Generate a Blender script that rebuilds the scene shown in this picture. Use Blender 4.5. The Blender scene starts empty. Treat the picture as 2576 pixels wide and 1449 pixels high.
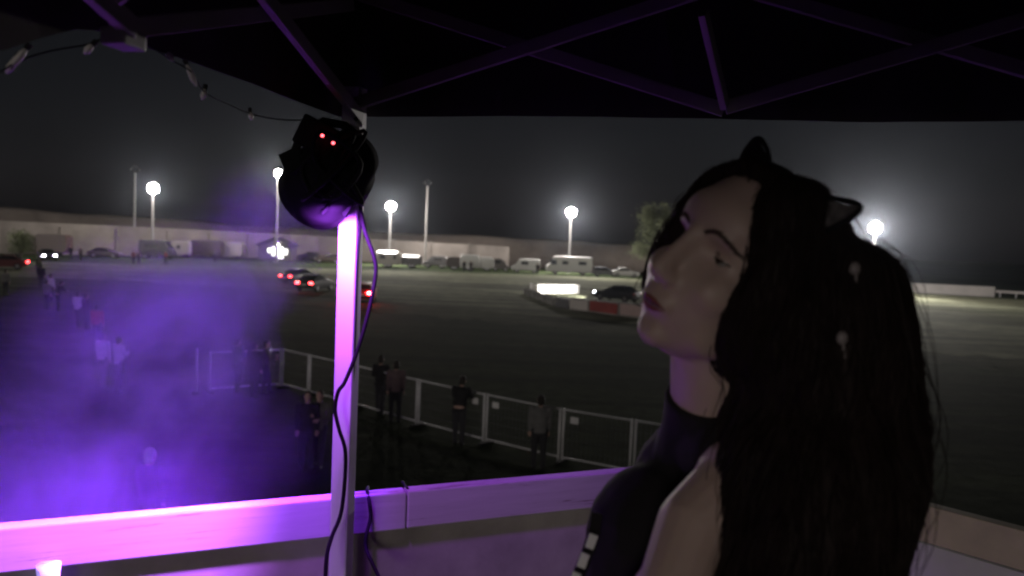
import bpy, bmesh, math, random
from mathutils import Vector, Matrix, noise
random.seed(7)
R = math.radians
S = bpy.context.scene
C = S.collection

# ------------------------------------------------------------------ camera
CAMZ = 5.2
PITCH, ROLL = R(3.52), R(2.4)
FPX = 2022.0                                    # focal length for a 2576 px wide frame
fwd = Vector((0, math.cos(PITCH), -math.sin(PITCH)))
r0, u0 = Vector((1, 0, 0)), Vector((0, math.sin(PITCH), math.cos(PITCH)))
rgt = r0 * math.cos(ROLL) + u0 * math.sin(ROLL)
upv = -r0 * math.sin(ROLL) + u0 * math.cos(ROLL)
CAM = Vector((0, 0, CAMZ))
cd = bpy.data.cameras.new('camera'); cam = bpy.data.objects.new('camera', cd); C.objects.link(cam)
M = Matrix((rgt, upv, -fwd)).transposed().to_4x4(); M.translation = CAM
cam.matrix_world = M
cd.sensor_width = 36; cd.lens = 36 * FPX / 2576
cd.clip_start = 0.05; cd.clip_end = 2000
cd.dof.use_dof = True; cd.dof.focus_distance = 1.9; cd.dof.aperture_fstop = (cd.lens / 1000) / 0.0072
S.camera = cam

# ------------------------------------------------------------------ night sky, faint light from behind, exposure
SUN_AZ, SUN_EL = R(193), R(3.6)                   # added weak low fill from behind and left, standing for unseen venue light
w = bpy.data.worlds.new('World'); S.world = w; w.use_nodes = True
nt = w.node_tree; nt.nodes.clear()
sky = nt.nodes.new('ShaderNodeTexSky'); sky.sky_type = 'NISHITA'; sky.sun_disc = False
sky.sun_elevation = SUN_EL; sky.sun_rotation = SUN_AZ
hs = nt.nodes.new('ShaderNodeHueSaturation'); hs.inputs['Saturation'].default_value = 0.3
bg = nt.nodes.new('ShaderNodeBackground'); bg.inputs['Strength'].default_value = 0.0030
wo = nt.nodes.new('ShaderNodeOutputWorld')
nt.links.new(sky.outputs[0], hs.inputs['Color']); tint = nt.nodes.new('ShaderNodeMixRGB'); tint.blend_type = 'MULTIPLY'; tint.inputs[0].default_value = 1.0; tint.inputs[2].default_value = (0.96, 0.96, 1.22, 1); nt.links.new(hs.outputs[0], tint.inputs[1]); nt.links.new(tint.outputs[0], bg.inputs[0]); nt.links.new(bg.outputs[0], wo.inputs[0])
sl = bpy.data.lights.new('rear_fill', 'SUN'); sl.energy = 0.40; sl.angle = R(14); sl.color = (1.0, 0.9, 0.82)
so = bpy.data.objects.new('rear_fill', sl); C.objects.link(so)
sd = Vector((math.sin(SUN_AZ) * math.cos(SUN_EL), math.cos(SUN_AZ) * math.cos(SUN_EL), math.sin(SUN_EL)))
so.rotation_euler = sd.to_track_quat('Z', 'Y').to_euler()
S.view_settings.view_transform = 'Standard'; S.view_settings.look = 'None'
S.view_settings.exposure = 0.0; S.view_settings.gamma = 1.0
cy = S.cycles
cy.use_denoising = True
try: cy.denoiser = 'OPENIMAGEDENOISE'
except Exception: pass
cy.max_bounces = 5; cy.diffuse_bounces = 3; cy.glossy_bounces = 2; cy.volume_bounces = 0
cy.transmission_bounces = 2; cy.transparent_max_bounces = 8
cy.sample_clamp_indirect = 4.0; cy.caustics_reflective = False; cy.caustics_refractive = False
cy.filter_width = 2.2
cy.volume_max_steps = 256

# ------------------------------------------------------------------ helpers
def ray(px, py):
    return fwd + rgt * ((px - 1288) / FPX) + upv * ((724.5 - py) / FPX)
def D(px, py, Y):                                # the point seen there at world depth Y
    d = ray(px, py); return CAM + d * (Y / d.y)
def G(px, py, z=0.0):                            # the point of a level plane seen there
    d = ray(px, py); return CAM + d * ((z - CAMZ) / d.z)

MATS = {}
def mat(name, col, rough=0.6, metal=0.0, var=0.25, scale=6.0, bump=0.0, emit=None, estr=0.0, spec=0.5, alpha=None):
    if name in MATS: return MATS[name]
    m = bpy.data.materials.new(name); m.use_nodes = True; n = m.node_tree; b = n.nodes['Principled BSDF']
    b.inputs['Roughness'].default_value = rough; b.inputs['Metallic'].default_value = metal
    b.inputs['Specular IOR Level'].default_value = spec
    tc = n.nodes.new('ShaderNodeTexCoord'); nz = n.nodes.new('ShaderNodeTexNoise')
    nz.inputs['Scale'].default_value = scale; nz.inputs['Detail'].default_value = 6; nz.inputs['Roughness'].default_value = 0.65
    n.links.new(tc.outputs['Object'], nz.inputs['Vector'])
    cr = n.nodes.new('ShaderNodeValToRGB')
    cr.color_ramp.elements[0].position = 0.3; cr.color_ramp.elements[1].position = 0.7
    lo = tuple(max(0, c * (1 - var)) for c in col); hi = tuple(min(1, c * (1 + var)) for c in col)
    cr.color_ramp.elements[0].color = (*lo, 1); cr.color_ramp.elements[1].color = (*hi, 1)
    n.links.new(nz.outputs['Fac'], cr.inputs[0]); n.links.new(cr.outputs[0], b.inputs['Base Color'])
    if bump:
        bp = n.nodes.new('ShaderNodeBump'); bp.inputs['Strength'].default_value = bump
        n.links.new(nz.outputs['Fac'], bp.inputs['Height']); n.links.new(bp.outputs[0], b.inputs['Normal'])
    if emit:
        b.inputs['Emission Color'].default_value = (*emit, 1); b.inputs['Emission Strength'].default_value = estr
    MATS[name] = m
    return m

class MB:
    """collects boxes, bars, tubes, lofts into one mesh"""
    def __init__(s): s.v = []; s.f = []
    def add(s, vs, fs):
        o = len(s.v); s.v += [Vector(a) for a in vs]; s.f += [tuple(i + o for i in q) for q in fs]; return s
    def box(s, c, size, rot=None):
        c = Vector(c); h = Vector(size) / 2; vs = []
        for x in (-1, 1):
            for y in (-1, 1):
                for z in (-1, 1):
                    p = Vector((x * h.x, y * h.y, z * h.z))
                    vs.append(c + (rot @ p if rot else p))
        return s.add(vs, [(0, 1, 3, 2), (4, 6, 7, 5), (0, 4, 5, 1), (2, 3, 7, 6), (0, 2, 6, 4), (1, 5, 7, 3)])
    def bar(s, a, b, wx, wy, up=(0, 0, 1)):       # square section bar from a to b
        a, b = Vector(a), Vector(b); d = (b - a).normalized(); upp = Vector(up)
        if abs(d.dot(upp)) > 0.98: upp = Vector((0, 1, 0))
        x = d.cross(upp).normalized(); y = x.cross(d).normalized(); vs = []
        for p in (a, b):
            for i, j in ((-1, -1), (1, -1), (1, 1), (-1, 1)): vs.append(p + x * (i * wx / 2) + y * (j * wy / 2))
        return s.add(vs, [(3, 2, 1, 0), (4, 5, 6, 7), (0, 1, 5, 4), (1, 2, 6, 5), (2, 3, 7, 6), (3, 0, 4, 7)])
    def tube(s, pts, rad, n=8):
        pts = [Vector(p) for p in pts]; k = len(pts)
        rs = rad if isinstance(rad, (list, tuple)) else [rad] * k
        vs, fs = [], []; prev = None
        for i, p in enumerate(pts):
            t = (pts[min(i + 1, k - 1)] - pts[max(i - 1, 0)])
            t = t.normalized() if t.length > 1e-9 else Vector((0, 0, 1))
            if prev is None:
                a = Vector((0, 0, 1)) if abs(t.z) < 0.9 else Vector((1, 0, 0))
                x = t.cross(a).normalized()
            else:
                x = (prev - t * prev.dot(t)).normalized()
            prev = x; y = t.cross(x)
            for j in range(n):
                an = 2 * math.pi * j / n
                vs.append(p + (x * math.cos(an) + y * math.sin(an)) * rs[i])
        for i in range(k - 1):
            for j in range(n):
                j2 = (j + 1) % n
                fs.append((i * n + j, i * n + j2, (i + 1) * n + j2, (i + 1) * n + j))
        fs.append(tuple(range(n - 1, -1, -1))); fs.append(tuple((k - 1) * n + j for j in range(n)))
        return s.add(vs, fs)
    def prism(s, poly, y0, y1, in0=None, in1=None):   # xz polygon extruded along y
        n = len(poly)
        vs = [(x, y0, z) for x, z in poly] + [(x, y1, z) for x, z in poly]
        fs = [tuple(range(n - 1, -1, -1)), tuple(range(n, 2 * n))] if y1 < y0 else [tuple(range(n)), tuple(range(2 * n - 1, n - 1, -1))]
        for i in range(n):
            j = (i + 1) % n
            fs.append((i, i + n, j + n, j) if y1 > y0 else (i, j, j + n, i + n))
        return s.add(vs, fs)
    def ell(s, c, r, rot=None, nu=16, nv=10):
        c = Vector(c); vs, fs = [], []
        for i in range(nv + 1):
            th = math.pi * i / nv
            for j in range(nu):
                ph = 2 * math.pi * j / nu
                p = Vector((r[0] * math.sin(th) * math.cos(ph), r[1] * math.sin(th) * math.sin(ph), r[2] * math.cos(th)))
                vs.append(c + (rot @ p if rot else p))
        for i in range(nv):
            for j in range(nu):
                j2 = (j + 1) % nu
                fs.append((i * nu + j, (i + 1) * nu + j, (i + 1) * nu + j2, i * nu + j2))
        return s.add(vs, fs)
    def cap(s, a, b, ra, rb, n=12):                   # tapered capsule
        a, b = Vector(a), Vector(b); s.tube([a, b], [ra, rb], n)
        s.ell(a, (ra,) * 3, nu=n, nv=8); s.ell(b, (rb,) * 3, nu=n, nv=8); return s
    def loft(s, rings):
        n = len(rings[0]); vs = [p for r in rings for p in r]; fs = []
        for i in range(len(rings) - 1):
            for j in range(n):
                j2 = (j + 1) % n
                fs.append((i * n + j, i * n + j2, (i + 1) * n + j2, (i + 1) * n + j))
        fs.append(tuple(range(n - 1, -1, -1))); fs.append(tuple((len(rings) - 1) * n + j for j in range(n)))
        return s.add(vs, fs)

MW = {}                                             # matrices of the things, for parts built in world space
def tag(o, label, cat, group=None, kind=None):
    if label: o['label'] = label
    if cat: o['category'] = cat
    if group: o['group'] = group
    if kind: o['kind'] = kind
    return o
def thing(name, label, cat, loc=(0, 0, 0), rz=0.0, group=None):
    o = bpy.data.objects.new(name, None); C.objects.link(o); o.empty_display_size = 0.2
    o.location = loc; o.rotation_euler = (0, 0, rz)
    MW[o.name] = Matrix.Translation(Vector(loc)) @ Matrix.Rotation(rz, 4, 'Z')
    return tag(o, label, cat, group)
def obj(name, mb, m, parent=None, world=False, bevel=0.0, smooth=False, base=None):
    vs = mb.v
    if base is not None: vs = [v - Vector(base) for v in vs]
    root = parent
    while root is not None and root.name not in MW and root.parent: root = root.parent
    if world and root is not None:
        inv = MW[root.name].inverted(); vs = [inv @ v for v in vs]
    me = bpy.data.meshes.new(name); me.from_pydata([tuple(v) for v in vs], [], mb.f); me.update()
    bm = bmesh.new(); bm.from_mesh(me); bmesh.ops.recalc_face_normals(bm, faces=bm.faces)
    if bevel: bmesh.ops.bevel(bm, geom=bm.edges[:], offset=bevel, segments=2, affect='EDGES', profile=0.6)
    bm.to_mesh(me); bm.free()
    if smooth:
        for p in me.polygons: p.use_smooth = True
    if m: me.materials.append(m)
    o = bpy.data.objects.new(name, me); C.objects.link(o)
    if base is not None: o.location = base
    if parent: o.parent = parent
    return o
def remeshed(mb, voxel, smooth_it=4):               # one continuous surface out of overlapping volumes
    me = bpy.data.meshes.new('t'); me.from_pydata([tuple(v) for v in mb.v], [], mb.f); me.update()
    bm = bmesh.new(); bm.from_mesh(me); bmesh.ops.recalc_face_normals(bm, faces=bm.faces); bm.to_mesh(me); bm.free()
    o = bpy.data.objects.new('t', me); C.objects.link(o)
    rm = o.modifiers.new('r', 'REMESH'); rm.mode = 'VOXEL'; rm.voxel_size = voxel
    if smooth_it:
        sm = o.modifiers.new('s', 'SMOOTH'); sm.factor = 0.5; sm.iterations = smooth_it
    dg = bpy.context.evaluated_depsgraph_get(); ev = o.evaluated_get(dg)
    m2 = bpy.data.meshes.new_from_object(ev)
    out = MB(); out.v = [v.co.copy() for v in m2.vertices]; out.f = [tuple(p.vertices) for p in m2.polygons]
    bpy.data.objects.remove(o); bpy.data.meshes.remove(me); bpy.data.meshes.remove(m2)
    return out
KIDS = {}
def kids(o): return [c for c in o.children]
def dup(root, loc, rz, label, group=None):
    def cp(o, par):
        c = o.copy(); C.objects.link(c); c.parent = par
        for k in o.children: cp(k, c)
        return c
    r = cp(root, None); r.location = loc; r.rotation_euler = (0, 0, rz); r['label'] = label
    MW[r.name] = Matrix.Translation(Vector(loc)) @ Matrix.Rotation(rz, 4, 'Z')
    if group: r['group'] = group
    return r
def recolour(root, part, m):
    for c in root.children:
        if c.name.split('.')[0] == part:
            c.material_slots[0].link = 'OBJECT'; c.material_slots[0].material = m
def face_to(p, target):                             # z rotation so that local +x looks at target
    d = Vector(target) - Vector(p); return math.atan2(d.y, d.x)

# materials
m_black = mat('black_plastic', (0.012, 0.012, 0.013), 0.6, spec=0.2, bump=0.02)
m_rubber = mat('rubber', (0.015, 0.015, 0.015), 0.8)
m_white = mat('white_paint', (0.72, 0.72, 0.7), 0.5, var=0.06)
m_steel = mat('galvanised_steel', (0.68, 0.68, 0.69), 0.5, 0.1, var=0.2, scale=20)
m_glass = mat('dark_glass', (0.02, 0.022, 0.025), 0.15, var=0.1)

# ------------------------------------------------------------------ ground, track, hazy air
def ground_mat(name, a, b, c, s1, s2):
    m = bpy.data.materials.new(name); m.use_nodes = True; n = m.node_tree; p = n.nodes['Principled BSDF']
    p.inputs['Roughness'].default_value = 0.95; p.inputs['Specular IOR Level'].default_value = 0.012
    tc = n.nodes.new('ShaderNodeTexCoord')
    n1 = n.nodes.new('ShaderNodeTexNoise'); n1.inputs['Scale'].default_value = s1; n1.inputs['Detail'].default_value = 5
    n2 = n.nodes.new('ShaderNodeTexNoise'); n2.inputs['Scale'].default_value = s2; n2.inputs['Detail'].default_value = 8; n2.inputs['Roughness'].default_value = 0.7
    for q in (n1, n2): n.links.new(tc.outputs['Object'], q.inputs['Vector'])
    r1 = n.nodes.new('ShaderNodeValToRGB'); e = r1.color_ramp.elements
    e[0].position = 0.43; e[0].color = (*a, 1); e[1].position = 0.57; e[1].color = (*b, 1)
    mx = n.nodes.new('ShaderNodeMixRGB'); mx.inputs[2].default_value = (*c, 1)
    r2 = n.nodes.new('ShaderNodeValToRGB'); r2.color_ramp.elements[0].position = 0.45; r2.color_ramp.elements[1].position = 0.75
    mp = n.nodes.new('ShaderNodeMapping'); mp.inputs['Scale'].default_value = (0.035, 0.5, 1); mp.inputs['Rotation'].default_value = (0, 0, 0.12)
    n3 = n.nodes.new('ShaderNodeTexNoise'); n3.inputs['Scale'].default_value = 1.0; n3.inputs['Detail'].default_value = 7; n3.inputs['Roughness'].default_value = 0.7
    n.links.new(tc.outputs['Object'], mp.inputs[0]); n.links.new(mp.outputs[0], n3.inputs['Vector'])
    av = n.nodes.new('ShaderNodeMath'); av.operation = 'MULTIPLY_ADD'; av.inputs[1].default_value = 0.6; n.links.new(n3.outputs['Fac'], av.inputs[0])
    sc_ = n.nodes.new('ShaderNodeMath'); sc_.operation = 'MULTIPLY'; sc_.inputs[1].default_value = 0.4; n.links.new(n1.outputs['Fac'], sc_.inputs[0]); n.links.new(sc_.outputs[0], av.inputs[2])
    n.links.new(av.outputs[0], r1.inputs[0]); n.links.new(n2.outputs['Fac'], r2.inputs[0])
    n.links.new(r1.outputs[0], mx.inputs[1]); n.links.new(r2.outputs[0], mx.inputs[0]); n.links.new(mx.outputs[0], p.inputs['Base Color'])
    bp = n.nodes.new('ShaderNodeBump'); bp.inputs['Strength'].default_value = 0.35; bp.inputs['Distance'].default_value = 0.12
    n.links.new(n2.outputs['Fac'], bp.inputs['Height']); n.links.new(bp.outputs[0], p.inputs['Normal'])
    return m
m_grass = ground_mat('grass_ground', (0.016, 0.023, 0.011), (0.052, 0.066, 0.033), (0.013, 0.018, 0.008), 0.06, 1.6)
m_track = ground_mat('pale_track', (0.075, 0.08, 0.052), (0.27, 0.28, 0.19), (0.06, 0.064, 0.042), 0.05, 0.7)
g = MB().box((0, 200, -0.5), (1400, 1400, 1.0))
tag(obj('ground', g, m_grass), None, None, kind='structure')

def ring(cx, cy, rx, ry, irx, iry, z, n=96):
    mb = MB(); vs, fs = [], []
    for i in range(n):
        a = 2 * math.pi * i / n; c_, s_ = math.cos(a), math.sin(a)
        wob = 1 + 0.015 * math.sin(5 * a) + 0.01 * math.sin(9 * a + 1)
        vs += [(cx + rx * c_ * wob, cy + ry * s_ * wob, z), (cx + irx * c_ * wob, cy + iry * s_ * wob, z)]
    for i in range(n):
        j = (i + 1) % n; fs.append((2 * i, 2 * j, 2 * j + 1, 2 * i + 1))
    return mb.add(vs, fs)
def strip_ground(near, far, z, seed, amp):
    mb = MB(); vs, fs = [], []; n = 160
    def along(pl, t):
        t *= len(pl) - 1; i = min(int(t), len(pl) - 2); return pl[i].lerp(pl[i + 1], t - i)
    for k in range(n + 1):
        a, b = along(near, k / n), along(far, k / n)
        a = a + Vector((0, amp * (noise.noise(Vector((k * 0.31, seed, 0))) + 0.2 * noise.noise(Vector((k * 0.7, seed, 3)))), 0))
        vs += [(a.x, a.y, z), (b.x, b.y, z)]
    for k in range(n): fs.append((2 * k, 2 * k + 2, 2 * k + 3, 2 * k + 1))
    return mb.add(vs, fs)
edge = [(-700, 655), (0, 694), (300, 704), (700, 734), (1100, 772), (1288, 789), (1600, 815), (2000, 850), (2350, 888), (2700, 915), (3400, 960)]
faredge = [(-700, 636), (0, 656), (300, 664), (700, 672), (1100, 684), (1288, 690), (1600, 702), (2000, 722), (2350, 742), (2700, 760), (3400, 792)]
m_mid = ground_mat('mid_ground', (0.034, 0.038, 0.022), (0.10, 0.107, 0.064), (0.03, 0.033, 0.019), 0.07, 1.1)
tag(obj('mid_strip', strip_ground([G(x, y + 26) for x, y in edge], [G(x, y - 4) for x, y in edge], 0.004, 2.0, 2.2), m_mid), None, None, kind='structure')  # mid-tone strip between the pale ground and the darker near ground
tag(obj('track', strip_ground([G(x, y) for x, y in edge], [G(x, y) for x, y in faredge], 0.008, 5.0, 1.6), m_track), None, None, kind='structure')  # paler strip, near edge set where the ground turns darker

# haze: one closed box of thin mist round everything
def vol_mat(name, col, dens, g_):
    m = bpy.data.materials.new(name); m.use_nodes = True; n = m.node_tree; n.nodes.clear()
    pv = n.nodes.new('ShaderNodeVolumePrincipled'); out = n.nodes.new('ShaderNodeOutputMaterial')
    pv.inputs['Color'].default_value = (*col, 1); pv.inputs['Density'].default_value = dens
    pv.inputs['Anisotropy'].default_value = g_
    n.links.new(pv.outputs[0], out.inputs['Volume']); return m, pv
HAZE = 0.00012
m_haze, _ = vol_mat('mist', (0.78, 0.87, 1.0), HAZE, 0.93)
tag(obj('haze', MB().box((0, 90, 10.5), (420, 330, 25)), m_haze), 'thin mist hanging over the track and glowing round the floodlights', 'mist', kind='stuff')

# ------------------------------------------------------------------ far bank and boundary wall
m_bank = mat('bank_earth', (0.17, 0.145, 0.125), 0.95, var=0.35, scale=0.12, bump=0.2)
m_wall = mat('boundary_wall_concrete', (0.30, 0.27, 0.245), 0.85, var=0.25, scale=0.3)
wall_base = [(-700, 632, 108), (-300, 640, 110), (0, 650, 114), (420, 656, 129), (800, 665, 146), (1278, 683, 139)]
def wpt(px, Y):  # ground position under a pixel column at a depth
    p = D(px, 700, Y); return Vector((p.x, p.y, 0))
front = [wpt(a, Y) for a, b, Y in wall_base]
def strip_wall(pts, heights, thick):
    mb = MB(); rings = []
    for p, h in zip(pts, heights):
        rings.append([(p.x, p.y, -0.1), (p.x, p.y + thick, -0.1), (p.x, p.y + thick, h), (p.x, p.y, h)])
    return mb.loft([[Vector(q) for q in r] for r in rings])
wb = front[0]
wt = thing('boundary_wall', 'long pale concrete wall along the far side of the track behind the parked vehicles', 'wall', wb)
obj('wall_panel', strip_wall(front, [4.9, 4.8, 4.7, 4.55, 4.2, 3.75], 0.3), m_wall, wt, True)
mb = MB()
for i in range(len(front) - 1):
    n = max(2, int((front[i + 1] - front[i]).length / 6))
    for k in range(n):
        p = front[i].lerp(front[i + 1], k / n); mb.box((p.x, p.y - 0.09, 2.05), (0.28, 0.18, 4.1))
obj('pier', mb, m_wall, wt, True)['kind'] = 'stuff'
bank = [(-700, 119, 7.4), (-300, 121, 7.1), (0, 125, 6.7), (385, 139, 5.95), (671, 153, 5.55), (930, 157, 5.35), (1250, 151, 5.45), (1580, 148, 4.95), (1750, 146, 4.4), (1880, 146, 1.0)]
rings = []
for px, Y, h in bank:
    p = wpt(px, Y)
    for k in range(1): pass
    rings.append([Vector((p.x, p.y - 2.0, -0.2)), Vector((p.x, p.y - 1.2, h * 0.55)), Vector((p.x, p.y, h * 0.93)), Vector((p.x, p.y + 1.5, h)), Vector((p.x, p.y + 9, h * 0.9)), Vector((p.x, p.y + 22, -0.2))])
rr = []
for i in range(len(rings) - 1):
    for k in range(8):
        t = k / 8; r_ = []
        for a, b in zip(rings[i], rings[i + 1]):
            q = a.lerp(b, t); q.z += 0.28 * noise.noise(q * 0.11) + 0.12 * noise.noise(q * 0.4); r_.append(q)
        rr.append(r_)
rr.append(rings[-1])
tag(obj('hills', MB().loft(rr), m_bank, smooth=True), None, None, kind='structure')

# right-hand crash wall with its kerb
m_conc = mat('pale_concrete', (0.5, 0.48, 0.46), 0.85, var=0.12, scale=0.5)
cr_pts = [(1820, 118), (2000, 117), (2200, 114), (2320, 112), (2505, 110)]
cw = thing('crash_wall', 'low pale concrete crash wall on the far side of the track at the right', 'wall', wpt(1900, 117))
obj('wall_panel', strip_wall([wpt(a, Y) for a, Y in cr_pts], [1.35] * 5, 0.4), m_conc, cw, True)
mb = strip_wall([wpt(a, Y - 0.6) for a, Y in cr_pts], [0.45] * 5, 0.35)
obj('kerb', mb, m_conc, cw, True)
cw2 = thing('guard_rail', 'thin grey guard rail continuing right from the low crash wall', 'guard rail', wpt(2540, 110))
mb = MB()
gp = [wpt(a, Y) for a, Y in ((2508, 110), (2600, 108.5), (2760, 106))]
for a, b in zip(gp, gp[1:]): mb.bar(a + Vector((0, 0, 0.75)), b + Vector((0, 0, 0.75)), 0.08, 0.32)
obj('rail', mb, m_conc, cw2, True)
for k in range(6):
    p = gp[0].lerp(gp[2], (k + 0.3) / 6)
    obj('post', MB().box((p.x, p.y + 0.1, 0.33), (0.12, 0.1, 0.7)), m_steel, cw2, True)

# ------------------------------------------------------------------ floodlights
FLOOD_W, SPILL_W = 28000, 7000
m_lens = mat('floodlight_lens', (0.9, 0.9, 0.9), 0.3, emit=(1.0, 0.93, 0.9), estr=400)
m_pole = mat('pole_steel', (0.35, 0.34, 0.33), 0.5, 0.4, var=0.1)
def flood(px, py, Y, label, lit=True, fac=1.0, size=1.0, down=1.2, sfac=1.0):
    hd = D(px, py, Y); base = Vector((hd.x, hd.y, 0))
    t = thing('floodlight_mast', label, 'floodlight', base, 0, 'floodlight masts round the track')
    mb = MB().tube([(0, 0, -0.2), (0, 0, hd.z * 0.5), (0, 0, hd.z - 0.2)], [0.2, 0.16, 0.11], 10)
    mb.box((0, 0, 0.06), (0.7, 0.7, 0.12))
    obj('pole', mb, m_pole, t)
    z = hd.z
    aim = (Vector((8, 30, 0)) - base); aim.z = 0; aim.normalize()
    side = Vector((-aim.y, aim.x, 0))
    obj('crossbar', MB().bar(-side * 0.85 * size + Vector((0, 0, z - 0.1)), side * 0.85 * size + Vector((0, 0, z - 0.1)), 0.1, 0.1), m_pole, t)
    for k in range(7):
        a_ = k * math.pi / 3; ox, oz = (0, 0) if k == 6 else (0.5 * math.sin(a_), 0.5 * math.cos(a_))
        c = side * ox * size + Vector((0, 0, z + oz * size)) + aim * 0.12
        tilt = (aim - Vector((0, 0, 0.25))).normalized()
        h = obj('lamp_housing', MB().tube([c - tilt * 0.28, c - tilt * 0.1, c + tilt * 0.1], [0.12, 0.25 * size, 0.27 * size], 14), m_black, t)
        obj('lens', MB().tube([c + tilt * 0.101, c + tilt * 0.16], [0.26 * size, 0.22 * size], 14), m_lens if lit else m_glass, h)
    if lit:
        ld = bpy.data.lights.new('flood_beam', 'SPOT'); ld.energy = FLOOD_W * fac; ld.spot_size = R(118); ld.spot_blend = 0.9
        ld.shadow_soft_size = 0.35; ld.color = (1.0, 0.94, 0.9)
        lo = bpy.data.objects.new('flood_beam', ld); C.objects.link(lo); lo.parent = t
        lo.location = Vector((0, 0, z)) + aim * 0.8
        tdir = (aim - Vector((0, 0, down))).normalized(); lo.rotation_euler = tdir.to_track_quat('-Z', 'Y').to_euler()
        l2 = bpy.data.lights.new('flood_spill', 'POINT'); l2.energy = SPILL_W * sfac; l2.shadow_soft_size = 0.4; l2.color = (1.0, 0.9, 0.84)
        lo2 = bpy.data.objects.new('flood_spill', l2); C.objects.link(lo2); lo2.parent = t; lo2.location = Vector((0, 0, z + 0.1)) + aim * 1.0
    return t
flood(385, 474, 119, 'lit floodlight mast farthest left, beside the dark van', fac=0.3, sfac=0.4)
flood(700, 436, 124, 'tallest lit floodlight mast, just left of the black stage light', fac=0.4, size=0.75, sfac=1.1)
flood(983, 519, 134, 'lit floodlight mast just right of the canopy leg and hanging cord')
flood(1437, 534, 131, 'lit floodlight mast above the white camper van')
flood(2202, 573, 106, 'lit floodlight mast at the right behind the long-haired person', fac=1.7, sfac=1.2, down=0.5)
flood(1076, 459, 136, 'tall unlit floodlight mast between the canopy leg and the camper van', lit=False, size=0.8)
flood(340, 425, 126, 'faint unlit floodlight mast above the leftmost lit one', lit=False, size=0.8)
flood(-260, 455, 104, 'lit floodlight mast beyond the left end of the row', fac=0.08, sfac=0.08)

# ------------------------------------------------------------------ vehicles
def paint(name, c): return mat('paint_' + name, c, 0.3, var=0.06)
m_tyre = mat('tyre', (0.02, 0.02, 0.02), 0.85)
m_rim = mat('wheel_rim', (0.35, 0.35, 0.36), 0.35, 0.7)
m_tail_on = mat('tail_light_on', (0.5, 0.02, 0.02), 0.3, emit=(1.0, 0.045, 0.05), estr=22)
m_tail_hot = mat('tail_light_bright', (0.5, 0.02, 0.02), 0.3, emit=(1.0, 0.04, 0.045), estr=150)
m_tail_off = mat('tail_light_off', (0.25, 0.02, 0.02), 0.3)
m_head_on = mat('headlight_on', (0.8, 0.8, 0.8), 0.2, emit=(0.92, 0.92, 1.0), estr=45)
m_head_off = mat('headlight_off', (0.5, 0.5, 0.5), 0.2)
def wheel(t, x, y, r, w_=0.2):
    tb = obj('wheel', MB().tube([(x, y - w_ / 2, r), (x, y - w_ / 2 + 0.03, r), (x, y + w_ / 2 - 0.03, r), (x, y + w_ / 2, r)], [r * 0.9, r, r, r * 0.9], 20), m_tyre, t, smooth=False)
    s_ = 1 if y > 0 else -1
    obj('rim', MB().tube([(x, y + s_ * (w_ / 2 - 0.02), r), (x, y + s_ * (w_ / 2 + 0.012), r)], [r * 0.62, r * 0.55], 14), m_rim, tb)
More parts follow.
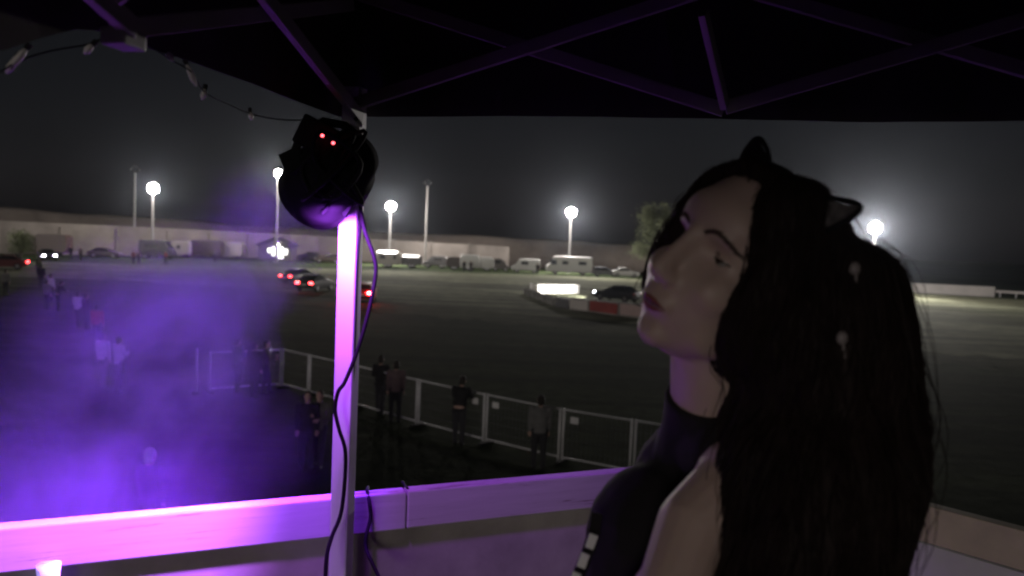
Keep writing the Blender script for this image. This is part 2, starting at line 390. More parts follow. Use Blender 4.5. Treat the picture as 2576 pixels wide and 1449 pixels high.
def car(label, loc, rz, col, tail=None, head=None, hatch=False, group='cars out on the track', cat='car'):
    t = thing('car', label, cat, loc, rz, group); pm = paint(col[0], col[1])
    # +x is the front; length 4.3
    low = [(-2.1, 0.32), (-2.15, 0.6), (-2.08, 0.92), (-1.2, 0.98), (0.75, 0.95), (1.75, 0.8), (2.1, 0.62), (2.12, 0.32), (1.7, 0.24), (-1.7, 0.24)]
    def sec(hw_top, hw_bot):
        return None
    mb = MB(); n = len(low); rings = []
    for y, sc, dz in ((-0.86, 0.965, 0.02), (-0.8, 1.0, 0), (0.8, 1.0, 0), (0.86, 0.965, 0.02)):
        rings.append([Vector((x * sc, y, 0.58 + (z - 0.58) * (0.94 if abs(y) > 0.83 else 1))) for x, z in low])
    mb.loft(rings); obj('body', mb, pm, t, bevel=0.02, smooth=True)
    xs = [(-1.75 if not hatch else -2.0), (-1.05 if not hatch else -1.75), 0.05, 0.95]
    cab = MB().loft([[Vector((xs[0], s * 0.78, 0.95)) if False else Vector((x, y, z)) for x, y, z in ring_] for ring_ in (
        [(xs[0], -0.78, 0.93), (xs[3], -0.78, 0.93), (xs[3], 0.78, 0.93), (xs[0], 0.78, 0.93)],
        [(xs[1], -0.62, 1.36), (xs[2], -0.62, 1.38), (xs[2], 0.62, 1.38), (xs[1], 0.62, 1.36)],
        [(xs[1] + 0.1, -0.55, 1.42), (xs[2] - 0.1, -0.55, 1.44), (xs[2] - 0.1, 0.55, 1.44), (xs[1] + 0.1, 0.55, 1.42)])])
    obj('roof', cab, pm, t, bevel=0.015, smooth=True)
    def pane(a, b, c_, d, off):
        o_ = Vector(off); vs = [Vector(q) + o_ for q in (a, b, c_, d)]; vs2 = [v + o_ * 0.6 for v in vs]
        return MB().loft([vs, vs2])
    f = lambda i, j, y, k: None
    obj('windscreen', pane((xs[3] - 0.08, -0.7, 0.98), (xs[3] - 0.08, 0.7, 0.98), (xs[2] + 0.06, 0.57, 1.35), (xs[2] + 0.06, -0.57, 1.35), (0.015, 0, 0.02)), m_glass, t)
    obj('rear_window', pane((xs[0] + 0.08, -0.7, 0.98), (xs[0] + 0.08, 0.7, 0.98), (xs[1] - 0.06, 0.57, 1.34), (xs[1] - 0.06, -0.57, 1.34), (-0.015, 0, 0.02)), m_glass, t)
    for s in (-1, 1):
        obj('side_window', pane((xs[0] + 0.3, s * 0.775, 0.99), (xs[3] - 0.22, s * 0.775, 0.99), (xs[2] - 0.02, s * 0.635, 1.33), (xs[1] + 0.12, s * 0.635, 1.33), (0, s * 0.012, 0.004)), m_glass, t)
        obj('mirror', MB().ell((0.72, s * 0.95, 1.0), (0.07, 0.1, 0.07), nu=10, nv=6), pm, t, smooth=True)
        obj('tail_light', MB().box((-2.14, s * 0.62, 0.76), (0.08, 0.34, 0.15)), {None: m_tail_off, 'on': m_tail_on, 'hot': m_tail_hot}[tail], t, bevel=0.01)
        obj('headlight', MB().ell((2.04, s * 0.62, 0.68), (0.09, 0.17, 0.09), nu=12, nv=8), m_head_on if head else m_head_off, t, smooth=True)
        for x in (-1.32, 1.32): wheel(t, x, s * 0.78, 0.32)
    obj('bumper', MB().box((-2.15, 0, 0.46), (0.12, 1.62, 0.18)), m_black, t, bevel=0.02)
    obj('number_plate', MB().box((-2.218, 0, 0.62), (0.012, 0.5, 0.11)), m_white, t)
    return t
def boxcar(kind, label, loc, rz, L, W, H, col, cat, windows=(), cab=False, wheels=2, awning=False, group=None, clear=0.45):
    t = thing(kind, label, cat, loc, rz, group); pm = paint(col[0], col[1])
    h0 = clear
    if cab:                                          # snub-nosed van outline
        poly = [(-L / 2, h0), (-L / 2 - 0.03, H * 0.6), (-L / 2 + 0.08, H - 0.08), (-L / 2 + 0.3, H), (L / 2 - 1.5, H), (L / 2 - 1.15, H - 0.1), (L / 2 - 0.55, H * 0.58), (L / 2 - 0.05, H * 0.46), (L / 2, h0 + 0.15), (L / 2 - 0.1, h0)]
    else:
        poly = [(-L / 2, h0 + 0.1), (-L / 2, H - 0.25), (-L / 2 + 0.2, H), (L / 2 - 0.3, H), (L / 2, H - 0.35), (L / 2 + 0.04, h0 + 0.35), (L / 2 - 0.12, h0), (-L / 2 + 0.1, h0)]
    rings = []
    for y, sc in ((-W / 2, 0.975), (-W / 2 + 0.06, 1.0), (W / 2 - 0.06, 1.0), (W / 2, 0.975)):
        rings.append([Vector((x * sc, y, H / 2 + (z - H / 2) * sc)) for x, z in poly])
    obj('body', MB().loft(rings), pm, t, bevel=0.02, smooth=False)
    for (x0, x1, z0, z1) in windows:
        for s in (-1, 1):
            fr = obj('window', MB().box(((x0 + x1) / 2, s * (W / 2 + 0.004), (z0 + z1) / 2), (x1 - x0, 0.03, z1 - z0)), m_glass, t, bevel=0.006)
    if cab:
        obj('windscreen', MB().loft([[Vector((L / 2 - 1.14 + dx, y, H - 0.16)) for y, dx in ((-W / 2 + 0.16, 0), (W / 2 - 0.16, 0), (W / 2 - 0.16, 0.05), (-W / 2 + 0.16, 0.05))],
                                     [Vector((L / 2 - 0.6 + dx, y, H * 0.62)) for y, dx in ((-W / 2 + 0.1, 0), (W / 2 - 0.1, 0), (W / 2 - 0.1, 0.05), (-W / 2 + 0.1, 0.05))]]), m_glass, t)
        for s in (-1, 1):
            obj('headlight', MB().ell((L / 2 - 0.06, s * W * 0.36, H * 0.36), (0.08, 0.16, 0.11), nu=12, nv=8), m_head_off, t, smooth=True)
            obj('tail_light', MB().box((-L / 2 - 0.02, s * W * 0.44, H * 0.45), (0.05, 0.12, 0.3)), m_tail_off, t)
    wx = (-L * 0.3, L * 0.3) if wheels == 2 else (-L * 0.08, L * 0.08)
    for x in wx:
        for s in (-1, 1): wheel(t, x, s * (W / 2 - 0.13), 0.36)
    if not cab:
        obj('tow_bar', MB().bar((L / 2, 0, 0.5), (L / 2 + 1.1, 0, 0.45), 0.1, 0.1), m_steel, t)
    obj('door', MB().box((L * 0.12, -W / 2 - 0.012, H * 0.5), (0.75, 0.02, H * 0.62)), pm, t, bevel=0.006)
    if awning:
        obj('awning', MB().loft([[Vector((x, -W / 2 - 0.02, H - 0.05)), Vector((x, -W / 2 - 1.7, H - 0.35)), Vector((x, -W / 2 - 1.7, H - 0.29)), Vector((x, -W / 2 - 0.02, H + 0.01))] for x in (-L * 0.42, L * 0.42)]), m_white, t)
    return t
def van_at(px, py): p = G(px, py); return (p.x, p.y, 0)

PARK = 'vehicles parked along the far wall'
dark = ('dark_blue', (0.035, 0.036, 0.045)); grey = ('mid_grey', (0.16, 0.16, 0.17)); pale = ('pale_cream', (0.5, 0.47, 0.42)); wht = ('white', (0.62, 0.62, 0.6)); maroon = ('maroon', (0.13, 0.035, 0.035)); glare_red = ('red', (0.45, 0.02, 0.02)); brown = ('brown', (0.07, 0.05, 0.042))
# out on the track
car('dark saloon with one bright tail light, farther of the pair left of the leg', van_at(757, 713), R(62), ('black', (0.02, 0.02, 0.022)), tail='on')
car('dark saloon with two lit tail lights, the nearer one just left of the canopy leg', van_at(793, 731), R(78), ('black', (0.02, 0.02, 0.022)), tail='on')
car('hatchback with brilliant brake lights, body tinted with their red glare, behind the hanging black cord', van_at(914, 757), R(96), glare_red, tail='hot', hatch=True)  # red body colour stands in for the brake-light glare
hc = car('dark car with one headlight showing, behind the red and white barrier', van_at(1552, 757), R(140), dark, head=True)
hl_ = bpy.data.lights.new('headlight_beam', 'SPOT'); hl_.energy = 9000; hl_.spot_size = R(64); hl_.spot_blend = 0.6; hl_.shadow_soft_size = 0.1; hl_.color = (1, 0.97, 0.92)
ho_ = bpy.data.objects.new('headlight_beam', hl_); C.objects.link(ho_); ho_.parent = hc; ho_.location = (2.35, 0.3, 0.7); ho_.rotation_euler = Vector((1, -0.26, 0.0)).to_track_quat('-Z', 'Y').to_euler()
# far left
car('car with two bluish white headlights among the people at the far left', van_at(118, 655), R(-52), dark, head=True, group=PARK)
car('dark red car at the left edge of the crowd with its tail light lit', van_at(8, 676), R(205), maroon, tail='on', group=PARK)
boxcar('box_trailer', 'reddish grey box trailer at the far left behind the headlights', van_at(137, 642), R(4), 4.2, 2.2, 3.0, ('dull_red', (0.11, 0.07, 0.068)), 'trailer', wheels=1, group=PARK)
car('low dark car parked left of the big dark van', van_at(265, 648), R(8), brown, group=PARK)
boxcar('van', 'big dark van parked under the leftmost floodlight', van_at(397, 651), R(3), 4.9, 2.0, 2.75, dark, 'van', windows=((-1.6, 0.6, 1.6, 2.25),), cab=True, group=PARK)
boxcar('caravan', 'pale caravan with one dark window between the dark van and the brown trailer', van_at(460, 647), R(-3), 3.0, 2.1, 2.6, pale, 'caravan', windows=((-0.5, 0.35, 1.35, 1.9),), wheels=1, group=PARK)
boxcar('box_trailer', 'long brown box trailer left of the pale square trailer', van_at(522, 649), R(2), 4.6, 2.2, 2.8, brown, 'trailer', wheels=1, group=PARK)
boxcar('box_trailer', 'pale square trailer left of the lit cabin', van_at(590, 650), R(0), 3.0, 2.2, 2.7, pale, 'trailer', wheels=1, group=PARK)
car('dark car parked right of the lit cabin', van_at(778, 654), R(172), dark, group=PARK)
car('dark car parked beside the canopy leg, right of the lit cabin', van_at(828, 661), R(176), brown, group=PARK)
boxcar('caravan', 'pale caravan with a white awning right of the hanging cord', van_at(976, 672), R(2), 3.6, 2.1, 2.5, pale, 'caravan', windows=((-1.2, -0.3, 1.3, 1.9), (0.9, 1.3, 1.3, 1.9)), wheels=1, awning=True, group=PARK)
boxcar('box_trailer', 'dark trailer with a white roof edge right of the caravan with the awning', van_at(1036, 673), R(1), 3.1, 2.1, 2.0, ('charcoal', (0.05, 0.05, 0.05)), 'trailer', wheels=1, awning=True, group=PARK)
boxcar('van', 'grey van half lost in the mist left of the round dark horsebox', van_at(1095, 674), R(178), 3.6, 1.9, 1.9, grey, 'van', windows=((-1.2, 0.2, 1.2, 1.6),), cab=True, group=PARK)
boxcar('horsebox', 'round-nosed dark brown horsebox left of the two white trailers', van_at(1142, 678), R(182), 2.3, 1.9, 2.0, brown, 'horsebox', wheels=1, group=PARK)
boxcar('box_trailer', 'white trailer with two people standing in front of it', van_at(1182, 680), R(0), 3.0, 2.2, 2.4, wht, 'trailer', wheels=1, group=PARK)
boxcar('box_trailer', 'smaller white trailer right of the one with two people', van_at(1224, 681), R(2), 2.2, 2.1, 2.1, wht, 'trailer', wheels=1, group=PARK)
boxcar('van', 'dark brown van between the white trailers and the white pickup', van_at(1259, 682), R(0), 2.6, 1.9, 2.0, ('umber', (0.09, 0.075, 0.065)), 'van', windows=((-0.9, 0.2, 1.2, 1.7),), cab=True, group=PARK)
boxcar('van', 'small white van with a dark side window left of the camper van', van_at(1322, 686), R(178), 4.4, 1.9, 2.1, wht, 'van', windows=((-0.4, 0.7, 1.25, 1.75),), cab=True, group=PARK)
boxcar('camper_van', 'white camper van with a dark cab window under the middle floodlight', van_at(1430, 691), R(181), 7.0, 2.2, 2.8, wht, 'camper van', windows=((2.0, 2.8, 1.5, 2.2), (0.2, 1.1, 1.6, 2.1), (-2.6, -1.4, 1.6, 2.1)), cab=True, group=PARK)
car('dark estate car parked right of the camper van', van_at(1522, 695), R(2), grey, hatch=True, group=PARK)
car('white car parked by the tree', van_at(1572, 697), R(4), wht, group=PARK)

# lit cabin with a gable
m_cab = mat('cabin_boards', (0.15, 0.14, 0.16), 0.8, var=0.15, scale=3)
m_win_lit = mat('lit_window', (0.8, 0.75, 0.6), 0.4, emit=(0.95, 0.95, 0.9), estr=5)
p = G(690, 655); cab = thing('cabin', 'small gabled cabin with brightly lit windows and a lamp on its gable', 'cabin', (p.x, p.y, 0), R(2))
W_, H_, PK = 5.4, 2.45, 3.55
obj('wall', MB().prism([(-W_ / 2, 0), (W_ / 2, 0), (W_ / 2, H_), (0, PK), (-W_ / 2, H_)], 0.0, 4.0), m_cab, cab)
mb = MB()
for s in (-1, 1):
    a = Vector((s * (W_ / 2 + 0.35), 0, H_ - 0.1)); b = Vector((0, 0, PK + 0.08))
    mb.loft([[Vector((q.x, y, q.z + dz)) for q, dz in ((a, 0.02), (b, 0.02), (b, 0.14), (a, 0.14))] for y in (-0.5, 4.3)])
obj('roof', mb, mat('cabin_roof', (0.05, 0.05, 0.055), 0.8), cab)
for x0, x1, z0, z1 in ((-1.05, -0.58, 1.25, 1.95), (-0.38, 0.35, 0.75, 2.2), (0.62, 1.45, 0.35, 2.2), (1.62, 2.1, 1.0, 1.9)):
    fr = obj('window', MB().box(((x0 + x1) / 2, -0.02, (z0 + z1) / 2), (x1 - x0 + 0.12, 0.06, z1 - z0 + 0.12)), m_white, cab)
    obj('pane', MB().box(((x0 + x1) / 2 - (x1 - x0) * 0.26, -0.058, (z0 + z1) / 2), ((x1 - x0) * 0.42, 0.02, z1 - z0 - 0.04)).box(((x0 + x1) / 2 + (x1 - x0) * 0.26, -0.058, (z0 + z1) / 2), ((x1 - x0) * 0.42, 0.02, z1 - z0 - 0.04)), m_win_lit, fr)
gl = obj('gable_lamp', MB().ell((0.6, -0.28, 2.62), (0.16, 0.16, 0.16), nu=12, nv=8), mat('gable_lamp_glass', (0.9, 0.9, 0.9), 0.3, emit=(1, 0.95, 0.85), estr=30), cab, smooth=True)

# ------------------------------------------------------------------ infield barrier
m_redp = mat('red_barrier_paint', (0.35, 0.06, 0.05), 0.6, var=0.25, scale=1.5)
m_whb = mat('white_barrier_paint', (0.72, 0.7, 0.66), 0.6, var=0.1, scale=1.2)
m_dkb = mat('dark_barrier', (0.05, 0.05, 0.052), 0.7)
m_gryb = mat('grey_barrier', (0.3, 0.3, 0.28), 0.7, var=0.3, scale=1.5)
def block(label, pa, pb, h, m, thick=0.6, cap=None, grp='barrier blocks of the infield corner', sign=False):
    a = Vector((*pa[:2], 0)); b = Vector((*pb[:2], 0)); c = (a + b) / 2; L = (b - a).length; rz = math.atan2(b.y - a.y, b.x - a.x)
    t = thing('barrier_block', label, 'barrier', c, rz, grp)
    poly = [(-thick / 2, 0), (thick / 2, 0), (thick / 2, h * 0.2), (thick * 0.3, h * 0.45), (thick * 0.24, h), (-thick * 0.24, h), (-thick * 0.3, h * 0.45), (-thick / 2, h * 0.2)]
    obj('block', MB().loft([[Vector((x, y, z)) for y, z in poly] for x in (-L / 2 + 0.02, L / 2 - 0.02)]), m, t, bevel=0.015)
    if sign: obj('sign_panel', MB().box((0, -thick * 0.5 - 0.02, h * 0.52), (L * 0.94, 0.03, h * 0.78)), sign, t)
    return t
block('dark barrier block left of the white panel at the infield corner', G(1404, 772), G(1437, 778), 0.75, m_dkb)
block('barrier block with a pale white panel, left of the red one', G(1438, 779), G(1486, 785), 0.9, m_gryb, sign=m_whb)
block('barrier block with a long red panel at the infield corner', G(1488, 785), G(1562, 795), 0.95, m_gryb, sign=m_redp)
block('barrier block with a pinkish white panel right of the red one', G(1563, 795), G(1640, 804), 1.0, m_gryb, sign=mat('pink_white_panel', (0.6, 0.47, 0.45), 0.6, var=0.1))
# bright white curved barrier
pts = [G(x, y) for x, y in ((1333, 733), (1338, 736), (1352, 738), (1380, 738), (1416, 738), (1455, 738))]
wbar = thing('white_barrier', 'bright white curved board barrier on the infield', 'barrier', pts[0])
mb = MB(); rings = []
for p in pts: rings.append([Vector((p.x, p.y, 0.0)), Vector((p.x + 0.02, p.y + 0.12, 0.0)), Vector((p.x + 0.02, p.y + 0.12, 0.85)), Vector((p.x, p.y, 0.85))])
obj('board', mb.loft(rings), m_whb, wbar, True)
for p in pts[1:]: obj('post', MB().box((p.x, p.y + 0.2, 0.4), (0.1, 0.1, 0.8)), m_steel, wbar, True)
# tyre stacks along the corner
m_tyr_p = mat('painted_tyre', (0.33, 0.33, 0.31), 0.8, var=0.4, scale=3)
tp = [(1325, 741), (1336, 746), (1348, 750), (1360, 755), (1372, 760), (1385, 765), (1396, 769)]
def tyre_stack_mesh():
    mb = MB()
    for k in range(3):
        n, m_ = 18, 8; vs, fs = [], []
        for i in range(n):
            a = 2 * math.pi * i / n
            for j in range(m_):
                b = 2 * math.pi * j / m_
                rr_ = 0.28 + 0.1 * math.cos(b); vs.append((rr_ * math.cos(a) + 0.02 * (k % 2), rr_ * math.sin(a), 0.11 + k * 0.2 + 0.1 * math.sin(b)))
        for i in range(n):
            for j in range(m_):
                fs.append((i * m_ + j, ((i + 1) % n) * m_ + j, ((i + 1) % n) * m_ + (j + 1) % m_, i * m_ + (j + 1) % m_))
        mb.add(vs, fs)
    return mb
t0 = None
words = ('first', 'second', 'third', 'fourth', 'fifth', 'sixth', 'seventh')
for i, (x, y) in enumerate(tp):
    p = G(x, y); lab = words[i] + ' stack of pale painted tyres from the white curved barrier'
    if t0 is None:
        t0 = obj('tyre_stack', tyre_stack_mesh(), m_tyr_p, smooth=True); t0.location = p
        tag(t0, lab, 'tyres', 'tyre stacks along the infield corner')
    else:
        c = t0.copy(); C.objects.link(c); c.location = p; c.rotation_euler = (0, 0, i); c['label'] = lab

# ------------------------------------------------------------------ tree
m_bark = mat('bark', (0.08, 0.065, 0.05), 0.9, var=0.3, scale=4, bump=0.4)
m_leaf = mat('leaves', (0.17, 0.19, 0.11), 0.7, var=0.35, scale=0.8)
def translucent(m, f):
    n = m.node_tree; p = n.nodes['Principled BSDF']; o = [q for q in n.nodes if q.type == 'OUTPUT_MATERIAL'][0]
    tl = n.nodes.new('ShaderNodeBsdfTranslucent'); mx = n.nodes.new('ShaderNodeMixShader'); mx.inputs[0].default_value = f
    src = p.inputs['Base Color'].links[0].from_socket; n.links.new(src, tl.inputs[0]); n.links.new(p.outputs[0], mx.inputs[1]); n.links.new(tl.outputs[0], mx.inputs[2]); n.links.new(mx.outputs[0], o.inputs['Surface'])
translucent(m_leaf, 0.55)
def tree(label, base, h, rad, nleaf, seed, name='tree'):
    rnd = random.Random(seed); t = thing(name, label, 'tree', base)
    mb = MB(); mb.tube([(0, 0, -0.2), (0.1, 0, h * 0.25), (0.05, 0.1, h * 0.55), (0.1, 0, h * 0.9)], [0.24, 0.17, 0.1, 0.02], 10)
    tips = []
    for k in range(26):
        z = h * (0.16 + 0.74 * rnd.random()); a = rnd.random() * 6.283; L = rad * (1.05 - 0.65 * (z / h)) * (0.7 + 0.5 * rnd.random())
        e = Vector((math.cos(a) * L, math.sin(a) * L, z + L * (0.25 + 0.3 * rnd.random()))); mid = Vector((e.x * 0.5, e.y * 0.5, z + (e.z - z) * 0.35))
        mb.tube([(0.05, 0, z), mid, e], [0.07, 0.045, 0.012], 6); tips += [(mid.lerp(e, f), 0.55) for f in (0.2, 0.5, 0.75, 1.0)]
    tips += [(Vector((0.1, 0, h * f)), 0.4) for f in (0.85, 0.92, 1.0)]
    obj('trunk', mb, m_bark, t)
    lv = MB(); vs, fs = [], []
    for k in range(nleaf):
        c, s_ = tips[rnd.randrange(len(tips))]
        p = c + Vector((rnd.gauss(0, s_), rnd.gauss(0, s_), rnd.gauss(0, s_ * 0.8)))
        if p.z < 0.8: continue
        sz = 0.10 + 0.12 * rnd.random(); d = Vector((rnd.gauss(0, 1), rnd.gauss(0, 1), rnd.gauss(0, 1))).normalized(); e = d.orthogonal().normalized()
        i = len(vs); vs += [p - d * sz, p + e * sz * 0.45, p + d * sz, p - e * sz * 0.45]; fs.append((i, i + 1, i + 2, i + 3))
    obj('crown', lv.add(vs, fs), m_leaf, t)
    return t
p = G(1660, 712); tree('leafy pale green tree standing beside the face of the long-haired person', (p.x, p.y, 0), 10.4, 4.6, 9000, 3)
p = G(50, 650); tree('small dark tree at the far left by the boundary wall', (p.x, p.y, 0), 3.2, 1.1, 1500, 5)

# ------------------------------------------------------------------ people in the distance
m_skin = mat('skin', (0.45, 0.3, 0.24), 0.6, var=0.08, scale=10)
def limb(mb, pts, rs):
    for i in range(len(pts) - 1): mb.cap(pts[i], pts[i + 1], rs[i], rs[i + 1], 10)
def person_proto(name, pose):
    P = dict(sh=0.19, lean=0.0, la=((0.02, 0.22, 1.13), (0.06, 0.21, 0.88)), ra=((0.02, -0.22, 1.13), (0.06, -0.21, 0.88)), lf=(0.04, 0.1), rf=(-0.04, -0.1)); P.update(pose)
    ln = P['lean']
    def L(x, y, z): return Vector((x + ln * max(0, z - 0.9), y, z))
    t = thing(name, 'person', 'person', (0, 0, 0), 0, 'people watching from the grass')
    b = MB()
    b.ell(L(0.01, 0, 1.60), (0.095, 0.076, 0.115)); b.ell(L(0.09, 0, 1.585), (0.025, 0.014, 0.02)); b.ell(L(0.06, 0, 1.52), (0.04, 0.045, 0.035))
    for s in (-1, 1): b.ell(L(-0.005, s * 0.078, 1.59), (0.022, 0.012, 0.03))
    limb(b, [L(-0.01, 0, 1.5), L(-0.02, 0, 1.38)], [0.055, 0.07])
    b.ell(L(-0.01, 0, 1.26), (0.115, 0.175, 0.2)); b.ell(L(0, 0, 1.02), (0.11, 0.155, 0.17)); b.ell((0, 0, 0.93), (0.12, 0.17, 0.12))
    jk = MB(); jk.ell(L(-0.01, 0, 1.27), (0.14, 0.205, 0.19)); jk.ell(L(0, 0, 1.06), (0.135, 0.185, 0.2)); jk.ell(L(-0.015, 0, 1.40), (0.085, 0.15, 0.075)); jk.ell((0, 0, 0.90), (0.14, 0.19, 0.1))
    tr = MB(); tr.ell((0, 0, 0.88), (0.132, 0.18, 0.12))
    shoes = []
    for s, arm, fx in ((1, P['la'], P['lf']), (-1, P['ra'], P['rf'])):
        sh = L(-0.01, s * P['sh'], 1.40); el = Vector(arm[0]); wr = Vector(arm[1])
        el = L(*el); wr = L(*wr)
        limb(b, [sh, el, wr], [0.055, 0.043, 0.03])
        d = (wr - el).normalized(); pl = wr + d * 0.05; b.cap(wr, pl, 0.028, 0.034, 8)
        sd_ = d.cross(Vector((1, 0, 0))); sd_ = sd_.normalized() if sd_.length > 0.1 else Vector((0, 1, 0))
        for k, fl in enumerate((0.06, 0.072, 0.068, 0.052)):
            r_ = pl + sd_ * (k - 1.5) * 0.019 + d * 0.02; b.tube([r_, r_ + d * fl * 0.55, r_ + d * fl + Vector((0.012, 0, 0))], [0.0105, 0.0095, 0.008], 6)
        b.tube([wr + d * 0.02 + sd_ * -0.025, wr + d * 0.05 - sd_ * 0.05, wr + d * 0.075 - sd_ * 0.055], [0.012, 0.011, 0.009], 6)
        limb(jk, [sh, el, wr - d * 0.02], [0.075, 0.058, 0.045])
        hip = Vector((0, s * 0.09, 0.9)); kn = Vector((fx[0] * 0.5 + 0.03, s * 0.1, 0.49)); an = Vector((fx[0], s * abs(fx[1]), 0.09))
        limb(b, [hip, kn, an], [0.085, 0.058, 0.042]); b.cap(an + Vector((-0.03, 0, -0.04)), an + Vector((0.14, 0, -0.055)), 0.04, 0.032, 8)
        limb(tr, [hip, kn, an + Vector((0, 0, 0.03))], [0.105, 0.078, 0.062])
        shoes.append(MB().cap(an + Vector((-0.035, 0, -0.042)), an + Vector((0.15, 0, -0.052)), 0.048, 0.038, 10))
    bo = obj('body', remeshed(b, 0.011, 2), m_skin, t, smooth=True)
    obj('jacket', remeshed(jk, 0.018, 3), m_black, t, smooth=True)
    obj('trousers', remeshed(tr, 0.018, 2), mat('dark_cloth', (0.03, 0.03, 0.035), 0.9), t, smooth=True)
    hr = MB(); hr.ell(L(-0.015, 0, 1.635), (0.1, 0.086, 0.095)); hr.ell(L(-0.04, 0, 1.57), (0.075, 0.083, 0.1))
    obj('hair', remeshed(hr, 0.012, 2), mat('dark_hair', (0.02, 0.015, 0.012), 0.7), t, smooth=True)
    for s_ in shoes: obj('shoe', s_, m_rubber, t, smooth=True)
    return t
protos = [person_proto('person', {}),
          person_proto('person', dict(lean=0.28, la=((0.2, 0.24, 1.18), (0.4, 0.12, 1.14)), ra=((0.2, -0.24, 1.18), (0.4, -0.1, 1.14)))),
          person_proto('person', dict(la=((0.06, 0.25, 1.14), (0.26, 0.1, 1.12)), ra=((0.05, -0.25, 1.14), (0.27, -0.06, 1.2)), lf=(0.12, 0.09), rf=(-0.12, 0.1)))]
used = [False, False, False]
def cloth(n, c): return mat('cloth_' + n, c, 0.9, var=0.15, scale=5)
k_blk = cloth('black', (0.015, 0.015, 0.017)); k_gry = cloth('grey', (0.15, 0.15, 0.15)); k_wht = cloth('off_white', (0.5, 0.48, 0.46)); k_red = cloth('red', (0.42, 0.05, 0.05))
k_blu = cloth('denim', (0.08, 0.1, 0.16)); k_pnk = cloth('faded_pink', (0.14, 0.1, 0.105)); k_olv = cloth('olive', (0.1, 0.1, 0.07)); k_org = cloth('orange', (0.3, 0.13, 0.08)); k_tan = cloth('tan', (0.2, 0.16, 0.12))
def person(px, base_y, label, jack, pose=0, rz=None, trous=None, hairm=None, group='people watching from the grass', scale=1.0):
    p = G(px, base_y); loc = (p.x, p.y, 0)
    if rz is None: rz = R(90) + random.uniform(-0.6, 0.6)
    if not used[pose]:
        used[pose] = True; o = protos[pose]; o.location = loc; o.rotation_euler = (0, 0, rz); o['label'] = label; o['group'] = group
    else: o = dup(protos[pose], loc, rz, label, group)
    o.scale = (scale,) * 3
    recolour(o, 'jacket', jack)
    if trous: recolour(o, 'trousers', trous)
    if hairm: recolour(o, 'hair', hairm)
    return o
person(1353, 1182, 'person in a grey hooded top standing before the fence, nearest the rail', k_gry, 0, R(95))
person(1152, 1120, 'person in black leaning on the fence left of the white tags', k_blk, 1, R(75))
person(993, 1062, 'person in a faded pink jacket at the fence right of the canopy leg', k_pnk, 0, R(100))
person(955, 1043, 'person in black behind the one in the faded pink jacket', k_blk, 2, R(80))
person(596, 985, 'person in a denim blue jacket beside the thin white fence post', k_blu, 2, R(60))
person(638, 1000, 'person in black right of the one in denim at the fence', k_blk, 0, R(70))
person(668, 992, 'person in dark olive holding up a lit phone by the fence', k_olv, 2, R(20))
person(770, 1180, 'fair-faced person in dark clothes left of the canopy leg, facing the stand', k_blk, 0, R(-80))
person(800, 1176, 'person in dark clothes facing the stand, closest to the canopy leg', k_olv, 2, R(-100))
person(258, 972, 'person in an off-white coat inside the purple smoke, left of the pair', k_wht, 0, R(75))
person(298, 985, 'person in an off-white coat inside the purple smoke, right of the pair', k_wht, 2, R(60))
person(244, 868, 'person in a red top at the edge of the purple smoke', k_red, 0, R(100))
person(196, 822, 'person in a white top left of the one in red', k_wht, 2, R(85))
person(216, 828, 'person in a black jacket between the white top and the red top', k_blk, 0, R(70))
person(118, 778, 'person in a pale grey jacket farther left in the crowd', k_gry, 0, R(80))
person(146, 782, 'person in black right beside the one in pale grey', k_blk, 1, R(60))
person(14, 742, 'person in grey at the left edge of the crowd', k_gry, 0, R(95))
person(128, 757, 'person in a white shirt behind the pale grey jacket', k_wht, 0, R(70))
person(104, 722, 'person in black standing out on the grass under the headlights', k_blk, 0, R(100))
person(96, 700, 'person in dark olive standing below the twin headlights at the left', k_olv, 2, R(90))
person(178, 650, 'person in black near the wall right of the reddish trailer', k_blk, 0, R(-60))
person(203, 654, 'person in tan near the wall, right of the one in black', k_tan, 0, R(-90))
person(336, 664, 'person in an orange jacket left of the big dark van', k_org, 0, R(-80))
person(349, 664, 'person in tan standing at the front of the big dark van', k_tan, 2, R(-60))
person(416, 664, 'person in red walking past the big dark van', k_red, 2, R(10))
person(540, 660, 'person in grey before the long brown trailer', k_gry, 0, R(-90))
person(1167, 684, 'person in black before the white trailer, on the left', k_blk, 0, R(-100))
person(1184, 686, 'person in black before the white trailer, on the right', k_blk, 2, R(-70))
person(1352, 690, 'person in dark clothes at the nose of the camper van', k_blk, 0, R(-90))
person(375, 1398, 'person in a pale cap in the purple smoke just beyond the front rail', k_blk, 0, R(70), hairm=k_wht)
p = G(668, 992); q = D(683, 879, p.y - 0.1)
ph = thing('phone', 'lit phone held up in the crowd at the fence', 'phone', q, R(20))
obj('case', MB().box((0, 0, 0), (0.012, 0.075, 0.15)), m_black, ph, bevel=0.004)
obj('screen', MB().box((-0.008, 0, 0), (0.004, 0.066, 0.136), None), mat('phone_screen', (0.8, 0.8, 0.8), 0.2, emit=(1, 0.97, 0.95), estr=1.5), ph)

